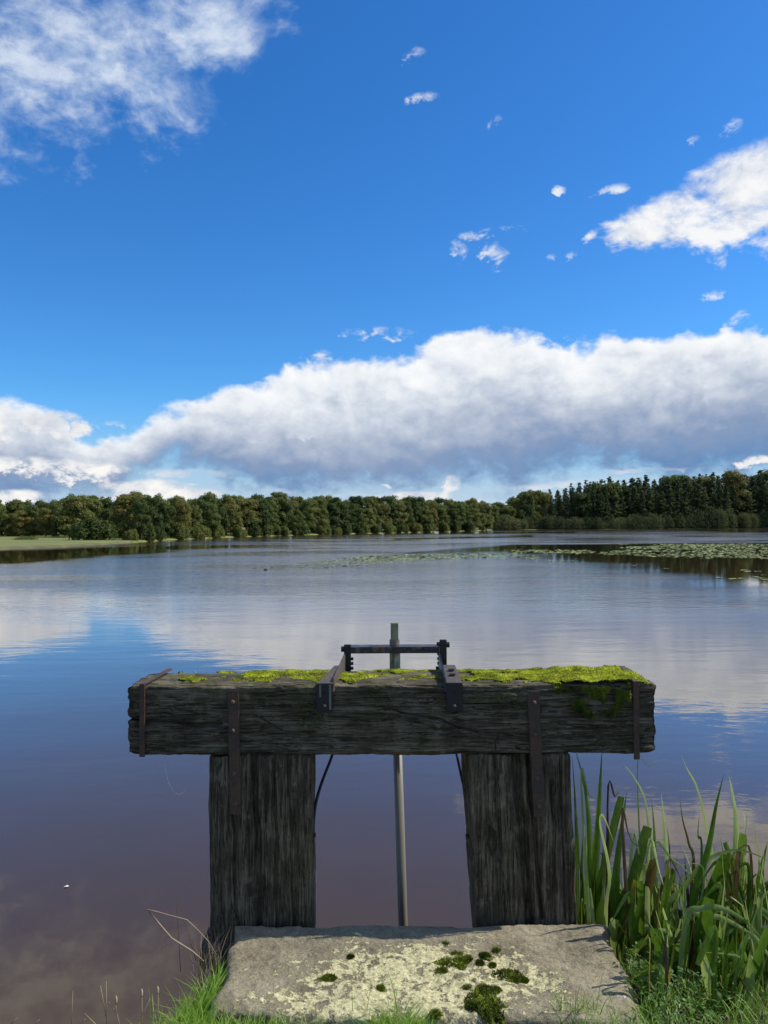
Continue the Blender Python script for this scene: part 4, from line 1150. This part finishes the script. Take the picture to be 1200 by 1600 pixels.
# ------------------------------------------------------------------ moss on the beam
def top_moss():
    nx, ny = 900, 70
    xs = np.linspace(BX0 + .03, BX0 + BL - .03, nx); ys = np.linspace(FY - .012, FY + BD - .004, ny)
    X, Y = np.meshgrid(xs, ys, indexing='ij')
    px_ = 600 + X / 2.9 * 1200
    dens = np.interp(px_, [200, 240, 300, 330, 380, 490, 520, 555, 600, 680, 720, 735, 800, 850, 980, 1005, 1030], [-1.2, -.5, -.25, -.02, .30, .42, .3, .45, -.14, .0, .25, .30, .32, .7, .85, .5, -.5])
    v = (Y - FY) / BD
    dens = dens - np.where(px_ < 840, np.clip(0.36 - v, 0, 1) * 3.2, np.where((px_ > 868) & (px_ < 965), 0, np.clip(0.16 - v, 0, 1) * 5)) - np.clip(v - .97, 0, 1) * 30 * 0
    q = np.stack([X * 16, Y * 22, X * 0], -1).reshape(-1, 3)
    m = fbm(q, 51, 4).reshape(X.shape) * .70 + dens * 1.0 - .08
    lum = np.abs(fbm(np.stack([X * 70, Y * 70, X * 0], -1).reshape(-1, 3), 52, 3).reshape(X.shape))
    thick = np.clip(m, 0, 1) ** .6 * np.interp(px_, [200, 500, 840, 880, 960, 1010], [.004, .005, .005, .010, .013, .009])
    Z = bt + 0.001 + thick * (1.0 + .5 * lum) - np.where(m < 0, .012, 0) + .004 * fbm(np.stack([X * 30, Y * 30, X * 0], -1).reshape(-1, 3), 55, 2).reshape(X.shape) * (m > 0)
    idx = np.arange(nx * ny).reshape(nx, ny); mm = (m[:-1, :-1] > -.03)
    F = np.stack([idx[:-1, :-1], idx[1:, :-1], idx[1:, 1:], idx[:-1, 1:]], -1)[mm].reshape(-1, 4)
    Vv = np.stack([X, Y, Z], -1).reshape(-1, 3)
    # fibres
    rs = np.random.default_rng(9); n = 60000
    i = rs.integers(0, nx, n); j = rs.integers(0, ny, n); k = m[i, j] > 0.0; i, j = i[k], j[k]; n = len(i)
    b = np.stack([X[i, j], Y[i, j], Z[i, j] - .002], -1) + rs.normal(0, .0015, (n, 3)) * (1, 1, 0)
    hh = rs.uniform(.003, .006, n); dr = rs.normal(0, .0025, (n, 2)); w_ = rs.uniform(.0009, .0018, n)
    t = np.empty((n, 3, 3)); t[:, 0] = b; t[:, 1] = b + np.stack([w_ * 2, w_, w_ * 0], -1); t[:, 2] = b + np.stack([dr[:, 0], dr[:, 1], hh], -1)
    off = len(Vv)
    return np.concatenate([Vv, t.reshape(-1, 3)]), [F, np.arange(3 * n).reshape(-1, 3) + off]
v, F = top_moss()
tag(obj('beam_moss', mesh_np('beam_moss', v, F, M_moss, True)), 'bright yellow green moss carpeting the top of the oak crossbeam', 'moss', kind='stuff')
# dark moss hanging down the front face at right
rs = np.random.default_rng(19)
n = 9000; PX = rs.uniform(868, 985, n); PY = 1072 + np.abs(rs.normal(0, 26, n))
lim = np.interp(PX, [868, 880, 905, 930, 950, 965, 985], [1082, 1100, 1120, 1132, 1128, 1112, 1100]); mk = fbm(np.stack([PX * .07, PY * .07, PX * 0], -1), 88, 3)
k = (PY < lim) & (mk > -.12 + (PY - 1075) * .009); PX, PY = PX[k], PY[k]; n = len(PX)
mk2 = rs.uniform(0, 1, n)
B_ = np.array([tuple(at(a, b, FY - .004)) for a, b in zip(PX, PY)])
hh = rs.uniform(.006, .015, n); w_ = rs.uniform(.0012, .0028, n)
t = np.empty((n, 3, 3)); t[:, 0] = B_ + np.stack([-w_, w_ * 0, w_ * 0], -1); t[:, 1] = B_ + np.stack([w_, w_ * 0, w_ * 0], -1)
t[:, 2] = B_ + np.stack([rs.normal(0, .004, n), -rs.uniform(.004, .012, n), -hh * .6], -1)
tag(obj('hanging_moss', mesh_np('hanging_moss', t.reshape(-1, 3), np.arange(3 * n).reshape(-1, 3), M_mossd)), 'dark moss creeping down the right front of the oak beam', 'moss', kind='stuff')
# thin white fibre hanging below the beam's left end
mb = MB(); mb.tube([at(a, b, 2.83) for a, b in ((258, 1182), (258, 1200), (263, 1222), (272, 1238), (281, 1241.5), (291, 1234))], .0009, 5)
tag(obj('hanging_fibre', mb.mesh('hanging_fibre', M_pale, smooth=True)), 'fine white fibre dangling beneath the left end of the beam', 'fibre')
# feather on the water
q = onz(103, 1387)
mb = MB(); mb.add([(q.x - .018, q.y, .004), (q.x, q.y - .006, .010), (q.x + .018, q.y + .006, .006), (q.x + .005, q.y + .014, .012), (q.x - .012, q.y + .008, .007)], [(0, 1, 3, 4), (1, 2, 3)])
tag(obj('feather', mb.mesh('feather', M_pale)), 'tiny white feather floating on the brown water at left', 'feather')

# ------------------------------------------------------------------ grass and weeds
def blades(base, H, W, lean, seed, nseg=3):
    rs = np.random.default_rng(seed); n = len(base)
    an = rs.uniform(0, 6.283, n); ln = lean * rs.uniform(.2, 1.5, n) * H
    dx_, dy_ = np.cos(an) * ln, np.sin(an) * ln
    wa = rs.uniform(0, 3.14, n); wx, wy = np.cos(wa) * W / 2, np.sin(wa) * W / 2 * .5
    v = np.empty((n, 2 * nseg + 1, 3))
    for k in range(nseg):
        t = k / nseg; c = base + np.stack([dx_ * t * t, dy_ * t * t, H * (t - .25 * t * t * np.minimum(lean, 1))], -1)
        sw = (1 - t * .55)[..., None] if hasattr(t, 'shape') else (1 - t * .55)
        o = np.stack([wx, wy, wx * 0], -1) * sw
        v[:, 2 * k] = c - o; v[:, 2 * k + 1] = c + o
    v[:, -1] = base + np.stack([dx_, dy_, H * (1 - .25 * min(lean, 1))], -1)
    m = 2 * nseg + 1; f = []
    for k in range(nseg - 1): f.append([2 * k, 2 * k + 1, 2 * k + 3, 2 * k + 2])
    F4 = (np.array(f)[None] + (np.arange(n) * m)[:, None, None]).reshape(-1, 4)
    F3 = np.array([[2 * nseg - 2, 2 * nseg - 1, 2 * nseg]]) + (np.arange(n) * m)[:, None]
    return v.reshape(-1, 3), F4, F3
def scatter(n, x0, x1, y0, y1, dens, seed):
    rs = np.random.default_rng(seed); X = rs.uniform(x0, x1, n); Y = rs.uniform(y0, y1, n); k = rs.uniform(0, 1, n) < dens(X, Y)
    X, Y = X[k], Y[k]; return np.stack([X, Y, bank_z(X, Y) - .004], -1), rs
def join(parts):
    Vs, F4, F3, c = [], [], [], 0
    for v, a, b in parts: Vs.append(v); F4.append(a + c); F3.append(b + c); c += len(v)
    return np.concatenate(Vs), [np.concatenate(F4), np.concatenate(F3)]
sl_l = lambda Y: np.interp(Y, [nl.y, fl.y], [nl.x, fl.x])
sl_r = lambda Y: np.interp(Y, [nr_.y, fr.y], [nr_.x, fr.x])
ny_ = (nl.y + nr_.y) / 2
parts = []
# left turf
def dl(X, Y):
    edge = np.interp(X, [-1.1, -0.85, -0.66, -0.5], [2.06, 2.12, 2.35, 2.52])
    return (X < sl_l(Y) - .004) * (Y < edge + .03) * np.clip((X + 1.05) * 2.6, 0.05, 1)
b, rs = scatter(15000, -1.1, -0.42, 1.95, 2.55, dl, 1)
parts.append(blades(b, rs.uniform(.035, .095, len(b)) * np.interp(b[:, 0], [-1.1, -.8, -.6, -.45], [.5, .7, 1.15, 1.1]), rs.uniform(.0025, .0055, len(b)), .75, 2))
# strip in front of the slab
def dm(X, Y):
    c = np.interp(X, [-.55, -.45, -.3, -.2, -.12, -.06, .02, .12, .17, .3, .5, .62, .7], [1, .9, .45, .30, .12, .5, 1, 1, .5, .05, .05, .25, .5])
    return (Y < ny_ - .005) * c
b, rs = scatter(22000, -.6, .72, 2.02, 2.27, dm, 3)
hx = np.interp(b[:, 0], [-.55, -.3, -.12, -.05, .03, .12, .18, .5], [1.1, .9, .6, 1.2, 1.45, 1.2, .5, .6])
parts.append(blades(b, rs.uniform(.035, .085, len(b)) * hx, rs.uniform(.0025, .005, len(b)), .7, 4))
# right tufts
def dr_(X, Y): return (X > np.where(Y < ny_, .50, sl_r(Y) - .0)) * np.interp(X, [.5, .6, .9, 1.4], [.35, .7, .25, .1])
b, rs = scatter(14000, .5, 1.5, 2.0, 2.62, dr_, 5)
parts.append(blades(b, rs.uniform(.04, .13, len(b)), rs.uniform(.002, .0045, len(b)), .8, 6))
# taller wisps
tb = []
for (px_, n_b) in ((870, 5), (890, 12), (905, 14), (925, 9), (620, 8), (575, 4), (350, 4), (300, 8), (245, 5)):
    p = onz(px_, 1596, SZ - .03)
    for k_ in range(n_b): tb.append((p.x + rnd.gauss(0, .02), p.y + rnd.gauss(0, .012), p.z - .01))
tb = np.array(tb); rs = np.random.default_rng(8)
parts.append(blades(tb, rs.uniform(.08, .17, len(tb)), rs.uniform(.0028, .0048, len(tb)), .45, 9, 5))
v, F = join(parts)
tag(obj('grass', mesh_np('grass', v, F, M_grass, True)), 'short bright green grass along the near bank and slab edges', 'grass', kind='stuff')

# small leaved weeds at lower right
rs = np.random.default_rng(33); n = 2600
X = .62 + rs.gamma(2.0, .11, n); Y = rs.uniform(2.05, 2.95, n); k = X > sl_r(Y) + .02; X, Y = X[k], Y[k]; n = len(X)
Z = bank_z(X, Y) + rs.uniform(.01, .17, n) * np.interp(X, [.66, .85, 1.5], [.35, .75, .6])
C = np.stack([X, Y, Z], -1); N = unit(rs, n) * .6 + np.array([.1, -.2, 1]); N /= np.linalg.norm(N, axis=1)[:, None]
v, f = cards(C, N, rs.uniform(.004, .010, n), rs, 1.5)
tag(obj('ground_weeds', mesh_np('ground_weeds', v, f, M_weed)), 'tangle of small leaved weeds at the foot of the iris leaves', 'weeds', kind='stuff')
# brown litter
rs = np.random.default_rng(34); n = 3600
X = rs.uniform(.40, 1.5, n); Y = rs.uniform(2.02, 2.9, n); k = (X > sl_r(Y)) | (Y < ny_ - .01); X, Y = X[k], Y[k]; n = len(X)
b = np.stack([X, Y, bank_z(X, Y) + rs.uniform(0, .012, n)], -1)
v, a, c_ = blades(b, rs.uniform(.008, .025, n), rs.uniform(.002, .006, n), 2.6, 35, 2)
tag(obj('leaf_litter', mesh_np('leaf_litter', v, [a, c_], M_litter)), 'brown dead leaf litter beside the right end of the slab', 'leaf litter', kind='stuff')

# dry stems -------------------------------------------------------------------
def stems(name, lines, label, cat, r=.0016, mat=None, head=None):
    mb = MB()
    for ln in lines:
        P_ = [at(*p) for p in ln]; rr = [r * (1 - .55 * k / (len(P_) - 1)) for k in range(len(P_))]
        mb.tube(P_, rr, 5)
    for (a, b_, y_) in (head or ()):
        p = at(a, b_, y_); mb.tube([(p.x, p.y, p.z - .012), (p.x, p.y, p.z - .004), (p.x + .001, p.y, p.z + .006), (p.x + .001, p.y, p.z + .013)], [.0015, .0042, .0036, .001], 6)
    tag(obj(name, mb.mesh(name, mat or M_dry, smooth=True)), label, cat)
stems('bent_dry_stalk', [[(318, 1502, 2.6), (300, 1486, 2.6), (268, 1466, 2.6), (246, 1440, 2.6), (229, 1420.5, 2.6), (243, 1424, 2.6), (268, 1431, 2.6), (292, 1437, 2.6), (308, 1452, 2.6), (326, 1471, 2.6), (338, 1492, 2.6)]],
      'sharply bent dry straw stalk folded over beside the left post', 'dry stalk', .0028)
stems('dry_stalk', [[(306, 1500, 2.62), (292, 1450, 2.62), (277, 1404, 2.62)], [(282, 1518, 2.62), (279, 1460, 2.62), (275, 1410, 2.62)]], 'thin dark upright dead stems behind the bent dry stalk', 'dry stalk', .0011, M_litter)
stems('dry_stalk', [[(258, 1466, 2.6), (255, 1478, 2.6), (252, 1486, 2.6)], [(268, 1466, 2.6), (260, 1464, 2.6)]], 'small curled pale shoot hanging from the bent dry stalk', 'dry stalk', .001)
for ln, hd_, lb in (([[(111, 1606, 2.18), (114, 1549, 2.18)]], (), 'single straight dry stem left of the twin stems at bottom left'),
                    ([[(167, 1606, 2.18), (166, 1533, 2.18)], [(166, 1590, 2.18), (157, 1540, 2.18)]], (), 'twin upright dry stems crossing at the bottom left'),
                    ([[(188, 1606, 2.18), (183, 1585, 2.18), (170, 1565, 2.18)], [(182, 1586, 2.18), (181, 1566, 2.18)]], ((181, 1563, 2.18),), 'dry stem with one brown seed head at the bottom left'),
                    ([[(222, 1606, 2.2), (222, 1556, 2.2)]], ((221, 1552, 2.2),), 'dry stem with tall pale seed head left of the turf'),
                    ([[(212, 1606, 2.2), (235, 1560, 2.2)]], (), 'slanting pale dry stem at the left edge of the turf'),
                    ([[(247, 1600, 2.22), (247, 1552, 2.22)]], ((246, 1548, 2.22),), 'short seed head stem standing in the left turf'),
                    ([[(16, 1602, 2.15), (27, 1590, 2.15)]], (), 'leftmost dry stem tip in the bottom left corner'),
                    ([[(52, 1602, 2.15), (62, 1593, 2.15)]], (), 'second dry stem tip from the bottom left corner'),
                    ([[(155, 1606, 2.16), (132, 1583, 2.16)], [(125, 1602, 2.16), (135, 1590, 2.16)]], (), 'low crossed dry stems left of the twin stems')):
    stems('dry_stalk', ln, lb, 'dry stalk', .0013, None, hd_)
rs = np.random.default_rng(40)
tb = np.array([tuple(at(a, b_, 2.62)) for a, b_ in zip(rs.uniform(304, 352, 70), rs.uniform(1520, 1545, 70))]); tb[:, 1] += rs.normal(0, .03, 70)
v, a, c_ = blades(tb, rs.uniform(.08, .19, 70), rs.uniform(.0025, .004, 70), .35, 41, 4)
tag(obj('dry_grass_tuft', mesh_np('dry_grass_tuft', v, [a, c_], M_dry, True)), 'tuft of straw coloured dead grass between left post and stone slab', 'grass', kind='stuff')

# ------------------------------------------------------------------ iris clumps
def blade_mesh(pts, wid, tipw=0.0, twist=0.3, mat=None, fold=0.18, name='leaf'):
    """long sword leaf: pts world points from root to tip; width profile swells then tapers"""
    P_ = [Vector(p) for p in pts]
    Q = []
    for k in range(len(P_) - 1):
        m = 5
        for s_ in range(m):
            t = s_ / m; a0 = P_[max(k - 1, 0)]; a1 = P_[k]; a2 = P_[k + 1]; a3 = P_[min(k + 2, len(P_) - 1)]
            Q.append(0.5 * ((2 * a1) + (a2 - a0) * t + (2 * a0 - 5 * a1 + 4 * a2 - a3) * t * t + (3 * a1 - a0 - 3 * a2 + a3) * t ** 3))
    Q.append(P_[-1]); n = len(Q)
    L = [0.0]
    for k in range(1, n): L.append(L[-1] + (Q[k] - Q[k - 1]).length)
    vs, fs = [], []
    for k in range(n):
        t = L[k] / L[-1]; tg = (Q[min(k + 1, n - 1)] - Q[max(k - 1, 0)]).normalized()
        view = Vector((math.sin(twist * (1 + .12 * t)), -math.cos(twist * (1 + .12 * t)), 0.12))
        sd = tg.cross(view)
        if sd.length < 1e-4: sd = Vector((1, 0, 0))
        sd.normalize(); nn = sd.cross(tg).normalized()
        prof = min(1.0, 0.72 + t * 1.2) * (max(tipw, (1 - max(0, (t - .45) / .55) ** 1.7)) if tipw < .5 else (1.0 if t < .985 else .82))
        w_ = wid / 2 * prof
        vs += [Q[k] - sd * w_, Q[k] - sd * w_ * .5 + nn * w_ * fold * .7, Q[k] + nn * w_ * fold, Q[k] + sd * w_ * .5 + nn * w_ * fold * .7, Q[k] + sd * w_]
    for k in range(n - 1):
        for q in range(4): fs.append((k * 5 + q, k * 5 + q + 1, (k + 1) * 5 + q + 1, (k + 1) * 5 + q))
    me = bpy.data.meshes.new(name); me.from_pydata([tuple(v) for v in vs], [], fs)
    for p in me.polygons: p.use_smooth = True
    me.materials.append(mat or M_iris)
    return me
def c5(x, y): return 850 + x * .29167, 1160 + y * .29167
CL = [(905, 'iris clump pressed against the right side of the right post', 3.0), (955, 'iris clump beside the far right corner of the slab with tall blunt leaves', 2.86),
      (1000, 'iris clump with a stout yellow brown leaf right of the slab', 2.74), (1035, 'iris clump with thin leaves rising highest above the water', 2.95),
      (1075, 'iris clump with long arching pale leaf reaching to the right', 2.78), (1120, 'iris clump with broad upright pale leaves near the right edge', 2.92),
      (1165, 'iris clump at the right edge with tall narrow leaf tips', 2.80), (1040, 'low front iris clump with pale drooping leaves at lower right', 2.45),
      (1140, 'iris clump in the lower right corner with stout leaf bases', 2.42), (1230, 'iris clump cut off by the right edge of the picture', 2.7),
      (1095, 'dense front iris clump between the drooping leaves and the corner', 2.55), (1192, 'dense iris clump low at the right edge of the picture', 2.56)]
clumps = []
for px_, lb, Y in CL:
    dr = ray(px_, 1500); xx = dr.x * Y / dr.y; zz = float(bank_z(xx, Y))
    e = empty('iris_clump', (xx, Y, zz)); tag(e, lb, 'iris', 'iris clumps on the right bank'); clumps.append((e, px_, Y))
def add_leaf(pp, wid_px, ci, mat=None, tipw=0.0, twist=None, dY=0.0, lab=None):
    e, cpx, Y = clumps[ci]; Yl = Y + dY; n = len(pp)
    P_ = [at(a, b_, Yl + 0.05 * (k / (n - 1)) ** 2 * (1 if ci % 2 else -1)) for k, (a, b_) in enumerate(pp)]
    base = e.location; foot = Vector((P_[0].x * .45 + base.x * .55, Yl, 0)); foot.z = float(bank_z(foot.x, foot.y)) - .02
    if P_[0].z > foot.z + .05: P_ = [foot] + P_
    twist = rnd.uniform(-.5, 1.0) if twist is None else twist
    me = blade_mesh(P_, wid_px / 1200 * Yl / max(.55, math.cos(twist)), tipw, twist, mat)
    o = child('leaf', me, e)
    if lab: o['label'] = lab
T = [ # traced in the enlarged lower right quarter of the photograph: points, width, clump, material, blunt
 ([(262, 940), (285, 500), (312, 20)], 46, 0, M_iris, 0, .1), ([(250, 900), (232, 330), (165, 30)], 40, 0, M_iris, 0, .2), ([(175, 700), (168, 350), (150, 60)], 26, 0, M_iris, 0, .05),
 ([(205, 940), (200, 700), (212, 420)], 26, 0, M_iris, 0, .0), ([(232, 930), (226, 640), (240, 380)], 22, 0, M_irisp, 0, .1), ([(218, 940), (190, 640), (178, 360)], 24, 0, M_iris, 0, .05),
 ([(372, 1020), (392, 650), (445, 255)], 46, 1, M_iris, 0, .0), ([(400, 1010), (480, 730), (556, 452)], 44, 1, M_iris, .9, .0), ([(300, 900), (330, 640), (415, 290)], 38, 1, M_iris, .6, .15),
 ([(330, 1000), (350, 700), (300, 440), (320, 400), (378, 545)], 26, 1, M_irisp, 0, .1), ([(280, 880), (295, 760), (318, 560), (310, 540)], 18, 1, M_irisb, 0, .0),
 ([(200, 250), (245, 290), (300, 310), (345, 345)], 20, 1, M_irisp, 0, .1), ([(340, 345), (380, 290), (400, 265)], 18, 1, M_irisb, .4, .1),
 ([(575, 900), (572, 600), (545, 330), (490, 200), (430, 128), (370, 126)], 20, 3, M_irisp, 0, .1), ([(500, 200), (560, 130), (610, 100), (672, 88)], 11, 3, M_irisp, 0, .1),
 ([(596, 800), (592, 500), (574, 290)], 26, 3, M_iris, 0, .2), ([(662, 760), (648, 500), (627, 262)], 34, 3, M_irisp, 0, .05), ([(672, 720), (668, 520), (650, 430)], 16, 3, M_iris, 0, .05),
 ([(800, 720), (775, 540), (742, 410), (727, 282)], 18, 3, M_irisy, 0, .1), ([(905, 760), (875, 480), (822, 250), (765, 140), (734, 62)], 30, 4, M_irisp, 0, .1),
 ([(795, 900), (880, 570), (922, 340), (966, 160)], 36, 4, M_iris, 0, .05), ([(845, 620), (825, 500), (835, 360)], 22, 4, M_iris, 0, .15),
 ([(1022, 820), (1030, 450), (1010, 280), (990, 172)], 54, 5, M_irisp, 0, .05), ([(1066, 780), (1078, 480), (1070, 378)], 26, 5, M_irisp, .3, .05), ([(1152, 700), (1132, 500), (1117, 375)], 22, 6, M_irisp, 0, .1),
 ([(1120, 980), (1160, 700), (1198, 530)], 44, 6, M_iris, 0, .0), ([(1100, 860), (1085, 700), (1080, 620)], 14, 6, M_irisp, 0, .1),
 ([(650, 940), (750, 780), (860, 640), (1000, 580), (1110, 592), (1215, 640)], 30, 4, M_irisp, 0, -.2), ([(760, 950), (840, 890), (950, 888), (1080, 960), (1190, 1080)], 28, 7, M_irisp, 0, .1),
 ([(770, 945), (850, 930), (950, 940), (1080, 1010), (1210, 1110)], 26, 7, M_irisp, 0, .1), ([(480, 1240), (530, 950), (590, 620)], 52, 2, M_irisy, .8, .1), ([(540, 1160), (600, 900), (645, 720)], 44, 2, M_irisb, .3, .1),
 ([(590, 1180), (640, 920), (690, 700)], 40, 2, M_iris, .5, .1), ([(850, 920), (910, 780), (985, 600)], 52, 4, M_iris, .9, .0), ([(520, 1340), (650, 1110), (765, 960)], 46, 2, M_iris, .4, .1), ([(450, 1250), (500, 1090)], 62, 2, M_irisy, .95, .0),
 ([(795, 1290), (830, 1125)], 58, 7, M_irisy, .9, .0), ([(700, 1190), (745, 1010)], 56, 7, M_iris, .9, .0), ([(590, 1205), (660, 1215), (740, 1270), (800, 1340), (825, 1420)], 34, 7, M_irisp, 0, .2),
 ([(835, 1480), (860, 1380), (910, 1320), (990, 1312)], 38, 7, M_irisp, 0, .1), ([(1050, 1520), (1120, 1350), (1205, 1120)], 52, 8, M_iris, 0, .1), ([(1040, 1260), (1042, 930)], 42, 5, M_iris, .8, .0),
 ([(990, 1220), (1000, 1030)], 42, 5, M_irisy, .9, .0), ([(420, 420), (450, 480), (480, 540), (545, 565), (605, 560)], 20, 2, M_irisb, 0, .1), ([(590, 590), (690, 630), (790, 720), (870, 850)], 20, 4, M_irisp, 0, .1),
 ([(560, 560), (620, 700), (650, 800)], 28, 2, M_irisp, 0, .1), ([(470, 560), (520, 640), (610, 700), (635, 760)], 24, 1, M_irisp, 0, .1), ([(690, 800), (740, 900), (745, 960)], 30, 3, M_irisp, 0, .1),
 ([(480, 790), (520, 900), (500, 690)], 36, 1, M_irisy, 0, .1), ([(720, 1000), (700, 840), (690, 660)], 12, 3, M_irisb, 0, .1), ([(775, 900), (790, 700), (735, 545)], 24, 3, M_irisp, 0, .1),
 ([(940, 740), (975, 790), (975, 880)], 16, 4, M_irisb, .3, .1), ([(1205, 830), (1150, 850), (1100, 900)], 14, 6, M_irisp, 0, .1), ([(420, 1190), (425, 1160), (460, 1160), (490, 1185)], 10, 2, M_irisp, 0, .1),
 ([(950, 1480), (990, 1330), (1010, 1200)], 28, 8, M_iris, 0, .2), ([(1020, 1500), (1000, 1350), (1030, 1240)], 20, 8, M_irisp, 0, .2), ([(1130, 1480), (1190, 1340), (1230, 1280)], 50, 8, M_iris, 0, .2)]
for pp, w_, ci, mt, tw, twi in T:
    twi = rnd.uniform(.35, .95) if mt is M_irisp else rnd.uniform(-.1, .8)
    if abs(pp[0][0] - pp[-1][0]) > abs(pp[0][1] - pp[-1][1]) * .8: twi, w_ = .15, w_ * .8
    add_leaf([c5(*p) for p in pp], w_ * .42, ci, mt, tw, twi, rnd.uniform(-.05, .05))
# the rest of every clump
for ci, (e, cpx, Y) in enumerate(clumps):
    hmax = (1330, 1345, 1370, 1330, 1350, 1330, 1300, 1450, 1440, 1300, 1400, 1380)[ci]
    for k_ in range(32 if ci not in (0, 7, 8, 10, 11) else (10 if ci == 0 else 40)):
        x0 = cpx + rnd.gauss(0, 17); tx = x0 + rnd.gauss(4, 26)
        if ci in (0, 1): x0 = max(x0, 908); tx = max(tx, 906)
        if Y < 2.9 and ci in (1, 2, 7): tx = max(tx, x0 - 4)
        ty = hmax + abs(rnd.gauss(0, 75)); by = 1500 if ci not in (7, 8, 10, 11) else 1590
        mt = rnd.choices((M_iris, M_irisp, M_irisy, M_irisb), (.54, .34, .05, .07))[0]
        if rnd.random() < .28:
            bx_ = tx + rnd.choice((-1, 1)) * rnd.uniform(20, 48)
            if ci < 2: bx_ = max(bx_, 915)
            pp = [(x0, by), ((x0 + tx) / 2, (by + ty) / 2), (tx, ty), (bx_, ty + rnd.uniform(15, 70))]
        else: pp = [(x0, by), (x0 * .55 + tx * .45 + rnd.gauss(0, 4), by * .5 + ty * .5), (tx, ty)]
        wd_ = rnd.uniform(8, 15) * (.6 if mt in (M_irisb, M_irisy) else 1)
        if k_ % 4 == 3:
            wd_ = rnd.uniform(3, 6); pp[-1] = (pp[-1][0] + rnd.gauss(0, 14), pp[-1][1] - rnd.uniform(10, 60)); mt = rnd.choice((M_irisp, M_irisp, M_iris))
        add_leaf(pp, wd_, ci, mt, rnd.choice((0, 0, 0, .8)), rnd.uniform(-.6, 1.1), rnd.uniform(-.10, .12))
